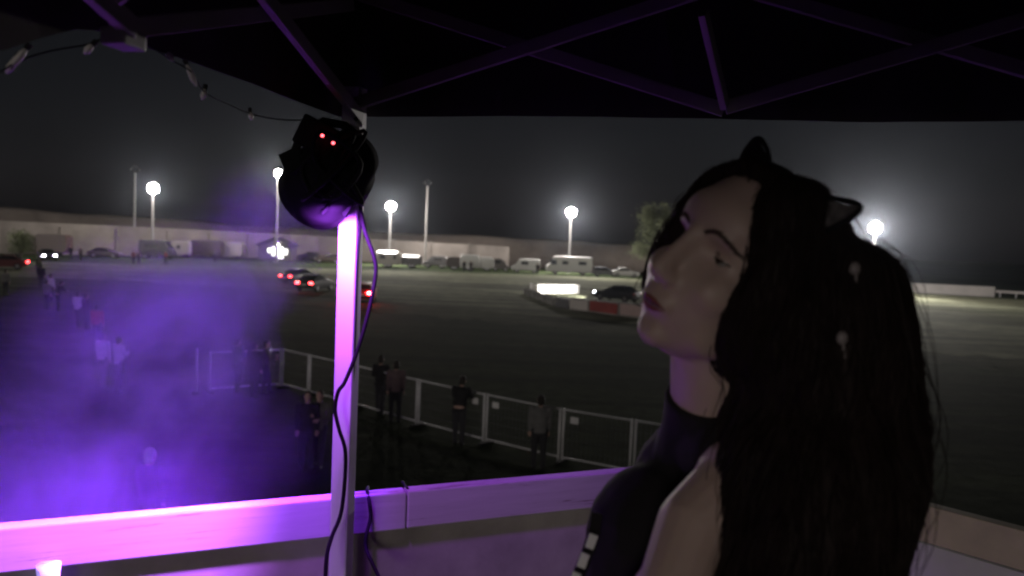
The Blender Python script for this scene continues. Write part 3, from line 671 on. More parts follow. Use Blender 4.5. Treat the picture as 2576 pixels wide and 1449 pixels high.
# ------------------------------------------------------------------ crowd fence
posts = [G(1588, 1196), G(1408, 1162), G(1218, 1116), G(1049, 1071), Vector((-4.5, 23.6, 0)), Vector((-6.3, 25.2, 0)), G(708, 974), G(524, 987)]
posts = [Vector((p.x, p.y, 0)) for p in posts]
p9 = posts[0] + (posts[0] - posts[1]); posts = [p9] + posts
m_tagp = mat('white_tag', (0.75, 0.75, 0.75), 0.6, var=0.05)
def mesh_mat():
    return mat('wire', (0.3, 0.3, 0.3), 0.5, 0.5)
fl = ['at the far right behind the arm', 'with a white tag on its left, right of the grey person', 'with the grey person before it', 'with the black-clad leaning person before it', 'behind the pink-jacketed person', 'just left of the canopy leg', 'left of the canopy leg, by the two facing people', 'farthest left, in the purple smoke']
for i in range(len(posts) - 1):
    a, b = posts[i + 1], posts[i]; L = (b - a).length
    if L < 0.5: continue
    rz = math.atan2(b.y - a.y, b.x - a.x)
    t = thing('fence', 'steel tube fence section ' + fl[i], 'fence panel', a, rz, 'steel fence sections before the track')
    H_ = 1.28; g_ = 0.05
    for x in (g_, L - g_): obj('upright', MB().tube([(x, 0, 0.0), (x, 0, H_)], 0.026, 10), m_steel, t, smooth=True)
    for z in (0.12, H_ - 0.03): obj('crossbar', MB().tube([(g_, 0, z), (L - g_, 0, z)], 0.02, 10), m_steel, t, smooth=True)
    mb = MB(); nx = int(L / 0.12)
    for k in range(1, nx): mb.tube([(g_ + (L - 2 * g_) * k / nx, 0, 0.12), (g_ + (L - 2 * g_) * k / nx, 0, H_ - 0.03)], 0.0018, 4)
    for k in range(1, 5): mb.tube([(g_, 0, 0.12 + k * 0.22), (L - g_, 0, 0.12 + k * 0.22)], 0.0018, 4)
    obj('wire_mesh', mb, mesh_mat(), t)
    obj('foot', MB().box((g_, 0, 0.03), (0.12, 0.5, 0.06)), m_rubber, t)
    if i == 3: obj('tag', MB().box((L - 0.34, -0.03, H_ - 0.24), (0.2, 0.008, 0.15)), m_tagp, t)
    if i in (1, 2): obj('tag', MB().box((0.34, -0.03, H_ - 0.24), (0.2, 0.008, 0.15)), m_tagp, t)
wp_ = thing('fence_post', 'thin white post standing in the purple smoke at the end of the fence', 'post', posts[-1] + Vector((-0.25, -0.3, 0)))
obj('pole', MB().tube([(0, 0, 0), (0, 0, 1.42)], 0.028, 10), m_white, wp_, smooth=True); obj('base', MB().tube([(0, 0, 0), (0, 0, 0.08)], [0.16, 0.12], 12), m_rubber, wp_)

# ------------------------------------------------------------------ the stand we are on: deck, railings
FL = 3.6; RT = 4.6
m_rail = mat('painted_timber', (0.68, 0.66, 0.66), 0.55, var=0.06, scale=3)
def worn_timber():
    m = bpy.data.materials.new('worn_white_timber'); m.use_nodes = True; n = m.node_tree; b = n.nodes['Principled BSDF']; b.inputs['Roughness'].default_value = 0.55
    tc = n.nodes.new('ShaderNodeTexCoord'); mp = n.nodes.new('ShaderNodeMapping'); mp.inputs['Scale'].default_value = (1.2, 14, 22)
    nz = n.nodes.new('ShaderNodeTexNoise'); nz.inputs['Scale'].default_value = 2.4; nz.inputs['Detail'].default_value = 9; nz.inputs['Roughness'].default_value = 0.7
    cr = n.nodes.new('ShaderNodeValToRGB'); e = cr.color_ramp.elements
    e[0].position = 0.355; e[0].color = (0.14, 0.10, 0.09, 1); e[1].position = 0.42; e[1].color = (0.40, 0.38, 0.375, 1)
    e2 = cr.color_ramp.elements.new(0.8); e2.color = (0.50, 0.48, 0.475, 1)
    n.links.new(tc.outputs['Object'], mp.inputs[0]); n.links.new(mp.outputs[0], nz.inputs['Vector']); n.links.new(nz.outputs['Fac'], cr.inputs[0]); n.links.new(cr.outputs[0], b.inputs['Base Color'])
    bp = n.nodes.new('ShaderNodeBump'); bp.inputs['Strength'].default_value = 0.15; n.links.new(nz.outputs['Fac'], bp.inputs['Height']); n.links.new(bp.outputs[0], b.inputs['Normal'])
    return m
m_worn = worn_timber()
m_ply = mat('weathered_plywood', (0.32, 0.30, 0.27), 0.85, var=0.4, scale=2.2, bump=0.1)
ra, rb = G(-10, 1331, RT), G(1400, 1203, RT)
du = (rb - ra); du.z = 0; du.normalize(); dn = Vector((-du.y, du.x, 0))     # dn points outwards
qa_, qb_ = G(2300, 1264, RT), G(2576, 1336, RT); sdv_ = (qb_ - qa_); sdv_.z = 0; sdv_.normalize(); sdn_ = Vector((-sdv_.y, sdv_.x, 0))
corner = rb + du * ((qa_ - rb).dot(sdn_) / du.dot(sdn_))
start = ra - du * 0.9
def local_board(t, a, b, h, w_, z, m, name, bev=0.004):   # board on edge between two points, inner face on the line
    return obj(name, MB().bar(Vector((a.x, a.y, z - h / 2)) + dnn * (w_ / 2), Vector((b.x, b.y, z - h / 2)) + dnn * (w_ / 2), w_, h), m, t, True, bevel=bev)
dnn = dn
fr_ = thing('railing', 'white timber railing across the front of the stand, glowing purple', 'railing', (start.x, start.y, FL), math.atan2(du.y, du.x), 'timber railings of the stand')
split_ = G(1028, 1240, RT); split_ = start + du * ((split_ - start).dot(du))
local_board(fr_, start, split_ - du * 0.0015, 0.09, 0.038, RT, m_worn, 'top_rail'); local_board(fr_, split_ + du * 0.0015, corner, 0.09, 0.038, RT + 0.001, m_worn, 'top_rail')
pa, pb = start + dn * 0.022, corner + dn * 0.022
obj('panel', MB().bar(Vector((pa.x, pa.y, (FL + RT - 0.093) / 2)), Vector((pb.x, pb.y, (FL + RT - 0.093) / 2)), 0.014, RT - 0.095 - FL), m_ply, fr_, True)
for s in (0.1, 1.6, 3.2):
    p = start + du * s + dn * 0.06; obj('post', MB().box((p.x, p.y, (RT - 0.1 + FL) / 2), (0.06, 0.06, RT - 0.1 - FL), Matrix.Rotation(math.atan2(du.y, du.x), 3, 'Z')), m_rail, fr_, True)
# side railing to the right, running back towards the camera
dnn = sdn_ if sdn_.y > 0 else -sdn_
sa = corner + sdv_ * 0.05; sb = corner + sdv_ * 2.6
sr = thing('railing', 'pale tan railing with a grey panel at the right of the stand', 'railing', (sa.x, sa.y, FL), math.atan2(sdv_.y, sdv_.x), 'timber railings of the stand')
m_tan = mat('bare_tan_timber', (0.55, 0.48, 0.36), 0.7, var=0.15, scale=8)
local_board(sr, sa, sb, 0.09, 0.038, RT, m_tan, 'top_rail')
pa, pb = sa + dnn * 0.012, sb + dnn * 0.012
obj('panel', MB().bar(Vector((pa.x, pa.y, (FL + RT - 0.095) / 2)), Vector((pb.x, pb.y, (FL + RT - 0.095) / 2)), 0.014, RT - 0.097 - FL), mat('grey_panel', (0.6, 0.6, 0.6), 0.6, var=0.08), sr, True)
# deck
mid = (start + corner) / 2 - dn * 2.2
dk = MB(); ang = math.atan2(du.y, du.x); Rm = Matrix.Rotation(ang, 3, 'Z')
for k in range(32):
    c = corner + du * 0.05 - dn * (0.02 + 0.14 * k) - du * 2.3; dk.box((c.x, c.y, FL - 0.02), (4.7, 0.134, 0.04), Rm)
tag(obj('deck', dk, mat('deck_boards', (0.16, 0.13, 0.1), 0.85, var=0.3, scale=5)), None, None, kind='structure')
st = thing('deck_frame', 'timber posts and beams carrying the raised stand', 'stand', (corner.x, corner.y, 0))
for a in (0.3, 2.3, 4.3):
    for b in (0.1, 2.2, 4.2):
        c = corner - du * a - dn * b; obj('post', MB().box((c.x, c.y, (FL - 0.2) / 2), (0.14, 0.14, FL - 0.2), Rm), m_bark, st, True)
for b in (0.1, 2.2, 4.2):
    c0, c1 = corner - du * 0.1 - dn * b, corner - du * 4.5 - dn * b; obj('beam', MB().bar((c0.x, c0.y, FL - 0.12), (c1.x, c1.y, FL - 0.12), 0.1, 0.158), m_bark, st, True)

# ------------------------------------------------------------------ canopy
m_fab = mat('black_canopy_fabric', (0.05, 0.04, 0.046), 0.9, var=0.2, scale=4)
m_leg = mat('white_powder_coat', (0.7, 0.68, 0.7), 0.45, var=0.05, scale=4)
m_truss = mat('grey_truss', (0.36, 0.35, 0.35), 0.5, 0.0, var=0.12, scale=8)
e1 = Vector((0.977, -0.21, 0)).normalized(); e2 = Vector((-0.21, -0.977, 0)).normalized()
A = Vector((-0.345, 1.70, 0))
ZB, ZT = CAMZ + 0.262, CAMZ + 0.495; ZV = CAMZ + 0.25; ZE = CAMZ + 0.52; SZ = 3.0
cn = thing('canopy', 'black pop-up canopy overhead with crossed grey truss bars', 'canopy', (A.x, A.y, FL), 0)
corners = [A, A + e1 * SZ, A + e1 * SZ + e2 * SZ, A + e2 * SZ]
legrot = Matrix.Rotation(math.atan2(e1.y, e1.x), 3, 'Z')
for i, c in enumerate(corners):
    cc = c - e1 * 0.0
    zt = CAMZ + 0.30
    o = obj('leg', MB().box((cc.x, cc.y, (FL + zt) / 2), (0.04, 0.04, zt - FL), legrot), m_leg, cn, True, bevel=0.004)
    obj('foot', MB().box((cc.x, cc.y, FL + 0.006), (0.1, 0.1, 0.012), legrot), m_steel, o, True)
# scissor bars
def side_truss(p0, d, inward, n=4, dz=0.0, sc=1.0, br=False):
    step = SZ * sc / n; ZB_, ZT_ = ZB + dz, ZT + dz
    for k in range(n):
        a0 = p0 + d * (step * k); a1 = p0 + d * (step * (k + 1)); off = inward * 0.014
        obj('truss_bar', MB().bar(Vector((a0.x, a0.y, ZB_)) + off, Vector((a1.x, a1.y, ZT_)) + off, 0.014, 0.026), m_truss, cn, True, bevel=0.002)
        obj('truss_bar', MB().bar(Vector((a0.x, a0.y, ZT_)) - off, Vector((a1.x, a1.y, ZB_)) - off, 0.014, 0.026), m_truss, cn, True, bevel=0.002)
    for k in range(1, n if br else 1):
        a0 = p0 + d * (step * k)
        obj('joint_bracket', MB().bar(Vector((a0.x, a0.y, ZB_ - 0.012)) - d * 0.022, Vector((a0.x, a0.y, ZB_ - 0.012)) + d * 0.022, 0.034, 0.022), m_truss, cn, True, bevel=0.004)
side_truss(A, e1, e2); side_truss(A, e2, e1, 4, -0.024, 0.94, True)
side_truss(A + e1 * SZ, e2, -e1)
# inner struts pushing up to the peak
ctr = (corners[0] + corners[2]) / 2; peak = Vector((ctr.x, ctr.y, CAMZ + 1.35))
for s, d, inn in ((0.75, e1, e2), (1.5, e1, e2), (2.25, e1, e2), (0.75, e2, e1), (1.5, e2, e1)):
    b0 = A + d * s; q0 = Vector((b0.x, b0.y, ZB)) + inn * 0.02; q1 = Vector((b0.x, b0.y, CAMZ + 0.40)) + inn * 0.15 - d * 0.05
    obj('strut', MB().bar(q0, q1, 0.013, 0.022), m_truss, cn, True, bevel=0.002)
for d, inn in ((e1, e2), (e2, e1)):
    b0 = A + d * 1.5
    for (f0, z0, f1, z1) in ((0, ZB, 0.75, ZT + 0.3), (0, ZT, 0.75, ZB + 0.3), (0.75, ZB + 0.3, 1.45, ZT + 0.62), (0.75, ZT + 0.3, 1.45, ZB + 0.62)):
        obj('truss_bar', MB().bar(Vector((b0.x, b0.y, z0)) + inn * f0, Vector((b0.x, b0.y, z1)) + inn * f1, 0.014, 0.026), m_truss, cn, True, bevel=0.002)
# roof: four sagging fabric slopes plus the valance
rf = MB(); N = 14
def roof_pt(u, v):                                  # u, v 0..1 over the square
    p = A + e1 * (SZ * (u * 1.04 - 0.02)) + e2 * (SZ * (v * 1.04 - 0.02)); m_ = max(abs(u - 0.5), abs(v - 0.5)) * 2
    z = ZE + (peak.z - ZE) * (1 - m_) ** 1.12 - 0.05 * math.sin(math.pi * m_) * (0.5 + 0.5 * math.cos(8 * math.pi * min(abs(u - 0.5), abs(v - 0.5))))
    return Vector((p.x, p.y, z))
vs, fs = [], []
for i in range(N + 1):
    for j in range(N + 1): vs.append(roof_pt(i / N, j / N))
n1 = N + 1
for i in range(N):
    for j in range(N): fs.append((i * n1 + j, (i + 1) * n1 + j, (i + 1) * n1 + j + 1, i * n1 + j + 1))
top = [v + Vector((0, 0, 0.002)) for v in vs]; o_ = len(vs)
rf.add(vs + top, [tuple(reversed(f)) for f in fs] + [tuple(i + o_ for i in f) for f in fs])
obj('roof', rf, m_fab, cn, True, smooth=True)
vl = MB()
for a, b in ((0, 1), (1, 2), (2, 3), (3, 0)):
    pa, pb = corners[a], corners[b]; dd = (pb - pa).normalized(); out = Vector((dd.y, -dd.x, 0))
    if (pa + out - ctr).length < (pa - ctr).length: out = -out
    inner, n = [], 60; rings = []
    for k in range(n + 1):
        f = k / n; q = pa.lerp(pb, f) + out * 0.062 + dd * (0.062 * (2 * f - 1)); wv = (0.006 * math.sin(f * 41) + 0.004 * math.sin(f * 97)) * math.sin(math.pi * f)
        zb = ZV + 0.012 * math.sin(f * math.pi * 3) ** 2 * 0.4
        if (a, b) == (3, 0):
            sm_ = min(1, max(0, (3 * (1 - f) - 0.70) / 0.22)); zb -= 0.03 * (1 - f) + 0.075 * sm_ * sm_ * (3 - 2 * sm_)
        rings.append([Vector((q.x, q.y, ZE + 0.005)), Vector((q.x, q.y, zb)) + out * wv, Vector((q.x, q.y, zb)) + out * (wv + 0.002), Vector((q.x, q.y, ZE + 0.005)) + out * 0.002])
    vl.loft(rings)
obj('valance', vl, m_fab, cn, True)

# ------------------------------------------------------------------ stage light on the canopy leg
m_case = mat('stage_light_case', (0.009, 0.009, 0.01), 0.8, spec=0.08, bump=0.02, scale=30)
def Dl(px, py, Y=1.6): return D(px, py, Y)
leg_y = A.y
LP = Dl(812, 505, 1.60)
aim_pt = D(60, 1250, 3.4); aim = (aim_pt - LP).normalized()
sl_ = thing('stage_light', 'black stage light clamped to the canopy leg with two red indicator lights', 'stage light', LP, 0)
hx = Dl(842, 420, 1.62)
axis = aim
beam_dir = (D(-100, 1450, 2.2) - LP).normalized()
body_c = Dl(838, 442, 1.62)
rings_p = [(-0.095, 0.03), (-0.09, 0.052), (-0.05, 0.062), (-0.045, 0.07), (0.02, 0.074), (0.05, 0.076), (0.085, 0.079), (0.088, 0.072)]
obj('housing', MB().tube([body_c + axis * t_ for t_, r_ in rings_p], [r_ for t_, r_ in rings_p], 28), m_case, sl_, True, smooth=True)
mb = MB()
for k in range(10):
    an = 2 * math.pi * k / 10; x_ = axis.orthogonal().normalized(); y_ = axis.cross(x_); d_ = x_ * math.cos(an) + y_ * math.sin(an)
    mb.bar(body_c - axis * 0.04 + d_ * 0.066, body_c + axis * 0.02 + d_ * 0.079, 0.006, 0.012, up=tuple(d_))
obj('cooling_fins', mb, m_case, sl_, True)
obj('lens', MB().tube([body_c + axis * 0.0885, body_c + axis * 0.0895], [0.066, 0.066], 24), mat('purple_led_lens', (0.02, 0.01, 0.03), 0.7, spec=0.1, emit=(0.42, 0.08, 1.0), estr=0.3), sl_, True)
# side hood on the left, yoke, clamp, display
hood = Dl(765, 350, 1.6)
obj('display_box', MB().box(Dl(800, 345, 1.575), (0.075, 0.05, 0.06), Matrix.Rotation(R(25), 3, 'Y')), m_case, sl_, True, bevel=0.006)
m_led = mat('red_led', (0.5, 0.02, 0.02), 0.3, emit=(1.0, 0.08, 0.1), estr=7)
for px, py in ((811, 341), (838, 360)):
    obj('indicator_light', MB().ell(Dl(px, py, 1.535), (0.0034, 0.0034, 0.003), nu=10, nv=6), m_led, sl_, True, smooth=True)
obj('yoke', MB().tube([Dl(746, 425, 1.62), Dl(742, 380, 1.62), Dl(762, 330, 1.62), Dl(815, 305, 1.63), Dl(868, 316, 1.64), Dl(912, 352, 1.63), Dl(928, 420, 1.62)], 0.009, 8), m_case, sl_, True, smooth=True)
for px, py in ((750, 425), (924, 420)):
    obj('knob', MB().ell(Dl(px, py, 1.6), (0.016, 0.014, 0.016), nu=12, nv=8), m_black, sl_, True, smooth=True)
obj('barn_door', MB().loft([[Dl(700, 390, 1.60), Dl(752, 365, 1.60), Dl(752, 365, 1.604), Dl(700, 390, 1.604)], [Dl(718, 432, 1.57), Dl(768, 420, 1.57), Dl(768, 420, 1.574), Dl(718, 432, 1.574)]]), m_case, sl_, True)
obj('clamp', MB().box(Vector((A.x, A.y, 0)) + Vector((0, 0, D(880, 400, 1.7).z)), (0.07, 0.07, 0.06), legrot).bar(Dl(872, 395, 1.69), Dl(846, 410, 1.63), 0.03, 0.03), m_black, sl_, True, bevel=0.004)
LIGHT_COL = (0.40, 0.10, 1.0)
sp = bpy.data.lights.new('purple_beam', 'SPOT'); sp.energy = 500; sp.spot_size = R(124); sp.spot_blend = 0.5; sp.shadow_soft_size = 0.04; sp.color = (0.23, 0.025, 1.0)
spo = bpy.data.objects.new('purple_beam', sp); C.objects.link(spo); spo.parent = sl_
LPOS = body_c + axis * 0.1
spo.location = LPOS - LP; spo.rotation_euler = beam_dir.to_track_quat('-Z', 'Y').to_euler()
s2 = bpy.data.lights.new('purple_leg_fill', 'SPOT'); s2.energy = 34; s2.spot_size = R(140); s2.spot_blend = 0.5; s2.shadow_soft_size = 0.03; s2.color = (0.42, 0.07, 1.0)  # added spot outside the housing, brightens the leg and nearby rail
s2o = bpy.data.objects.new('purple_leg_fill', s2); C.objects.link(s2o); s2o.parent = sl_
s2o.location = D(836, 540, 1.565) - LP; s2o.rotation_euler = Vector((-0.15, 0.6, -1)).to_track_quat('-Z', 'Y').to_euler()

s3 = bpy.data.lights.new('purple_rail_fill', 'SPOT'); s3.energy = 520; s3.spot_size = R(62); s3.spot_blend = 0.9; s3.shadow_soft_size = 0.03; s3.color = (0.42, 0.10, 1.0)  # added spot floating below the housing, brightens the left of the rail
s3o = bpy.data.objects.new('purple_rail_fill', s3); C.objects.link(s3o); s3o.parent = sl_
s3o.location = D(815, 548, 1.55) - LP; s3o.rotation_euler = (D(120, 1440, 1.57) - D(815, 548, 1.55)).to_track_quat('-Z', 'Y').to_euler()

# cords
m_cord = mat('black_cord', (0.009, 0.008, 0.01), 0.7, spec=0.12)
def smooth_path(pts, n=6):
    out = []; k = len(pts)
    for i in range(k - 1):
        p0, p1, p2, p3 = pts[max(i - 1, 0)], pts[i], pts[i + 1], pts[min(i + 2, k - 1)]
        for j in range(n):
            t = j / n
            out.append(0.5 * ((2 * p1) + (p2 - p0) * t + (2 * p0 - 5 * p1 + 4 * p2 - p3) * t * t + (-p0 + 3 * p1 - 3 * p2 + p3) * t ** 3))
    return out + [pts[-1]]
def cord(label, pix, Ys, r=0.0042, name='power_cord'):
    pts = [D(x, y, Y) for (x, y), Y in zip(pix, Ys)]; b = pts[0]
    o = obj(name, MB().tube(smooth_path(pts), r, 8), m_cord, smooth=True, base=b); return tag(o, label, 'cord', 'black cords round the canopy leg')
cord('black cord bowing out from the stage light and crossing the canopy leg', [(902, 480), (915, 570), (942, 650), (944, 700), (926, 790), (900, 880), (868, 960), (851, 985), (843, 1030), (853, 1080), (868, 1130), (868, 1200), (858, 1290), (835, 1350), (822, 1400), (818, 1470)],
     [1.66, 1.66, 1.66, 1.66, 1.655, 1.65, 1.64, 1.635, 1.635, 1.635, 1.64, 1.645, 1.64, 1.62, 1.6, 1.58])
cord('black cord running straight down the right side of the canopy leg', [(912, 430), (905, 560), (898, 640), (893, 760), (888, 900), (880, 1050), (875, 1200), (868, 1300), (862, 1470)], [1.69] * 9, 0.005)
cord('loose black cord hanging over the rail right of the canopy leg', [(926, 1226), (924, 1236), (929, 1262), (932, 1300), (922, 1345), (921, 1380), (938, 1420), (962, 1470)], [1.875, 1.83, 1.80, 1.795, 1.78, 1.77, 1.74, 1.7])
cord('thin black strap tied round the rail to the right of the loose cord', [(1012, 1212), (1020, 1224), (1027, 1236), (1026, 1290), (1024, 1316)], [1.92, 1.885, 1.86, 1.855, 1.86], 0.0036, 'rail_strap')
# tangle of cord on the stage light
tg = []
rnd = random.Random(4)
for k in range(15):
    a = k * 1.9; tg.append(Dl(838 + 78 * math.cos(a) + rnd.uniform(-16, 16), 415 + 95 * math.sin(a * 0.83) + rnd.uniform(-14, 14), 1.535 + 0.02 * math.sin(k)))
o = obj('cord_coil', MB().tube(smooth_path(tg, 5), 0.0045, 6), m_cord, smooth=True, base=tg[0]); tag(o, 'black cord coiled round the stage light', 'cord', 'black cords round the canopy leg')

# string of small bulbs along the left canopy edge
m_bulb = mat('frosted_bulb', (0.6, 0.58, 0.56), 0.4, var=0.05)
sp_pts = [D(-40, 215, 0.95), D(35, 160, 1.0), D(120, 130, 1.04), D(220, 112, 1.08), D(262, 98, 1.09), D(345, 100, 1.12), D(430, 150, 1.2), D(482, 182, 1.26), D(515, 232, 1.34), D(575, 262, 1.44), D(630, 286, 1.52), D(700, 300, 1.58), D(760, 302, 1.62)]
sg = thing('string_lights', 'string of small unlit bulbs hanging along the left canopy edge', 'string lights', sp_pts[4])
obj('wire', MB().tube(smooth_path(sp_pts), 0.0012, 6), m_cord, sg, True, smooth=True)
for (px, py, Y, dx, dy, ln) in ((28, 166, 1.0, -0.55, 0.8, 0.011), (44, 148, 1.0, -0.6, 0.7, 0.016), (482, 190, 1.26, 0.4, 0.9, 0.018), (512, 238, 1.34, -0.2, 0.9, 0.009), (428, 142, 1.2, 0.5, 0.8, 0.008), (631, 292, 1.52, 0.1, 0.6, 0.007), (222, 124, 1.08, -0.6, 0.6, 0.008), (905, 312, 1.66, 0.3, 0.4, 0.008)):
    c = D(px, py, Y); d_ = (rgt * dx - upv * dy).normalized()
    bo = obj('bulb', MB().tube([c - d_ * ln, c - d_ * ln * 0.5, c + d_ * ln * 0.3, c + d_ * ln], [0.0022, 0.0042, 0.0048, 0.0015], 10), m_bulb, sg, True, smooth=True)
    obj('socket', MB().tube([c - d_ * (ln + 0.008), c - d_ * ln], [0.004, 0.004], 8), m_black, bo, True)

# small bluish lamp under the rail at the left
q = D(122, 1434, 1.535)
ul = thing('under_rail_lamp', 'small bluish white cup lamp hanging under the rail at the lower left', 'lamp', q)
obj('shade', MB().tube([q + Vector((0, 0, 0.012)), q + Vector((0, 0, -0.02)), q + Vector((0, 0, -0.05))], [0.0225, 0.019, 0.014], 16), mat('cup_lamp', (0.7, 0.7, 0.9), 0.4, emit=(0.42, 0.36, 1.0), estr=0.6), ul, True, smooth=True)
obj('socket', MB().tube([q + Vector((0, 0, -0.058)), q + Vector((0, 0, -0.0501))], [0.012, 0.012], 10), m_black, ul, True)

# ------------------------------------------------------------------ the person with cat ears
HC = D(1838, 690, 0.91)
YAW, RL, PT = R(54), R(37), R(-15)
Fv = Vector((-math.sin(YAW), -math.cos(YAW), 0)); Lv = Vector((math.cos(YAW), -math.sin(YAW), 0)); Uv = Vector((0, 0, 1))
Rh = Matrix.Rotation(RL, 3, 'Y') @ Matrix((Fv, Lv, Uv)).transposed() @ Matrix.Rotation(-PT, 3, 'Y')
def hl(x, y, z): return HC + Rh @ Vector((x, y, z))
pr = thing('person', 'person in the foreground with long dark hair and a cat-ear headband, looking left', 'person', (HC.x, HC.y, FL), 0)
b = MB()
def he(c, r): b.ell(hl(*c), r, Rh, 24, 16)
he((-0.014, 0, 0.036), (0.098, 0.077, 0.088)); he((0.03, 0, -0.028), (0.060, 0.060, 0.084)); he((0.028, 0, -0.066), (0.052, 0.052, 0.042)); he((0.061, 0, -0.090), (0.022, 0.024, 0.019))
he((0.05, 0, 0.048), (0.038, 0.055, 0.04))
for s in (-1, 1):
    he((0.049, s * 0.034, -0.024), (0.032, 0.028, 0.03)); he((0.094, s * 0.0105, -0.030), (0.0105, 0.0085, 0.0085)); he((0.070, s * 0.022, 0.032), (0.016, 0.022, 0.011)); he((0.0, s * 0.078, -0.005), (0.018, 0.008, 0.03))
    he((0.022, s * 0.043, -0.068), (0.035, 0.014, 0.026))
b.tube([hl(0.080, 0, 0.03), hl(0.088, 0, 0.012), hl(0.098, 0, -0.012), hl(0.1045, 0, -0.024), hl(0.098, 0, -0.033)], [0.011, 0.010, 0.0115, 0.0132, 0.011], 14)
he((0.084, 0, -0.056), (0.011, 0.026, 0.016))
neck_b = D(1800, 1060, 0.985)
b.cap(hl(-0.012, 0, -0.05), neck_b, 0.051, 0.056, 20)
head_n = len(b.v)
# body: shoulders, bare near arm, hips and legs down to the deck
sh_n = D(1868, 1208, 0.88); sh_f = D(1775, 1150, 1.06); el_n = D(1688, 1475, 0.81); wr_n = D(1500, 1640, 0.92)
chest = D(1805, 1330, 1.03); waist = D(1790, 1560, 1.05); hips = Vector((waist.x + 0.01, waist.y + 0.02, FL + 0.93))
b.cap(neck_b, chest, 0.05, 0.10, 16); b.cap(sh_n, sh_f, 0.05, 0.05, 16); b.ell(chest, (0.11, 0.12, 0.15)); b.ell(waist, (0.12, 0.12, 0.2)); b.ell(hips, (0.15, 0.16, 0.14))
arm_mid = D(1745, 1325, 0.845)
b.cap(sh_n, arm_mid, 0.046, 0.040, 16); b.cap(arm_mid, el_n, 0.040, 0.034, 16); b.cap(el_n, wr_n, 0.034, 0.024, 14)
el_f = D(1660, 1420, 1.2); wr_f = D(1540, 1600, 1.12); b.cap(sh_f, el_f, 0.045, 0.036, 14); b.cap(el_f, wr_f, 0.034, 0.024, 14)
for wr, el in ((wr_n, el_n), (wr_f, el_f)):
    d_ = (wr - el).normalized(); s_ = d_.cross(Vector((0, 0, 1))).normalized(); pl = wr + d_ * 0.06; b.cap(wr, pl, 0.024, 0.03, 10)
    for k, fl_ in enumerate((0.065, 0.075, 0.07, 0.055)):
        r_ = pl + s_ * (k - 1.5) * 0.018 + d_ * 0.015; b.cap(r_, r_ + d_ * fl_ * 0.5 - Vector((0, 0, 0.006)), 0.009, 0.0085, 8); b.cap(r_ + d_ * fl_ * 0.5 - Vector((0, 0, 0.006)), r_ + d_ * fl_ - Vector((0, 0, 0.022)), 0.0085, 0.0075, 8)
    b.cap(wr + d_ * 0.025 - s_ * 0.02, wr + d_ * 0.06 - s_ * 0.05, 0.011, 0.009, 8)
for s in (-1, 1):
    hp = hips + Lv * (0.085 * s) - Vector((0, 0, 0.05)); kn = hp + Vector((-0.02, 0, -0.38)); an = Vector((kn.x, kn.y, FL + 0.09)); b.cap(hp, kn, 0.085, 0.058, 12); b.cap(kn, an, 0.055, 0.04, 12); b.cap(an - Fv * 0.03 - Vector((0, 0, 0.045)), an + Fv * 0.15 - Vector((0, 0, 0.055)), 0.042, 0.034, 10)
bm_ = remeshed(b, 0.0028, 3)
def relax(mb, test, its):
    idx = [i for i, v in enumerate(mb.v) if test(v)]; st_ = set(idx); nb = {i: set() for i in idx}
    for f in mb.f:
        for a_, c_ in zip(f, f[1:] + f[:1]):
            if a_ in st_: nb[a_].add(c_)
            if c_ in st_: nb[c_].add(a_)
    for _ in range(its):
        new = [mb.v[i].lerp(sum((mb.v[q] for q in nb[i]), Vector()) / len(nb[i]), 0.5) for i in idx]
        for i, v in zip(idx, new): mb.v[i] = v
relax(bm_, lambda v: (v - hl(0.02, 0, -0.02)).length < 0.17, 16)
# eye sockets and mouth line pressed into the surface
def press(c, d, sg_):
    c = hl(*c); d = Rh @ Vector(d)
    for i, v in enumerate(bm_.v):
        q = (v - c).length_squared
        if q < (3 * sg_) ** 2: bm_.v[i] = v + d * math.exp(-q / (2 * sg_ * sg_))
for s in (-1, 1):
    press((0.078, s * 0.031, 0.012), (-0.0125, 0, 0), 0.0125); press((0.092, s * 0.016, 0.008), (-0.004, 0, 0), 0.006); press((0.105, s * 0.006, -0.038), (-0.002, 0, 0.003), 0.0025); press((0.085, s * 0.028, -0.062), (-0.003, 0, 0), 0.006)
press((0.092, 0, -0.082), (-0.005, 0, 0), 0.009)
def skin_mat():
    m = bpy.data.materials.new('face_skin'); m.use_nodes = True; n = m.node_tree; p = n.nodes['Principled BSDF']
    p.inputs['Roughness'].default_value = 0.5; p.inputs['Subsurface Weight'].default_value = 0.15; p.inputs['Subsurface Radius'].default_value = (0.01, 0.004, 0.002); p.inputs['Subsurface Scale'].default_value = 1.0
    tc = n.nodes.new('ShaderNodeTexCoord'); nz = n.nodes.new('ShaderNodeTexNoise'); nz.inputs['Scale'].default_value = 25; nz.inputs['Detail'].default_value = 6
    cr = n.nodes.new('ShaderNodeValToRGB'); cr.color_ramp.elements[0].color = (0.44, 0.32, 0.28, 1); cr.color_ramp.elements[1].color = (0.56, 0.42, 0.37, 1)
    n.links.new(tc.outputs['Object'], nz.inputs['Vector']); n.links.new(nz.outputs['Fac'], cr.inputs[0]); n.links.new(cr.outputs[0], p.inputs['Base Color'])
    return m
m_face = skin_mat()
obj('body', bm_, m_face, pr, True, smooth=True)
from mathutils.bvhtree import BVHTree
fbv = BVHTree.FromPolygons([tuple(v) for v in bm_.v], bm_.f)
Rinv = Rh.inverted()
def surf(y, z):                                      # how far forward the face surface lies
    h_ = fbv.ray_cast(hl(0.2, y, z), Rh @ Vector((-1, 0, 0)))
    return 0.2 - h_[3] if h_[0] else 0.08
m_lip = mat('lips', (0.24, 0.075, 0.07), 0.5, var=0.1, scale=60)
lp = MB()
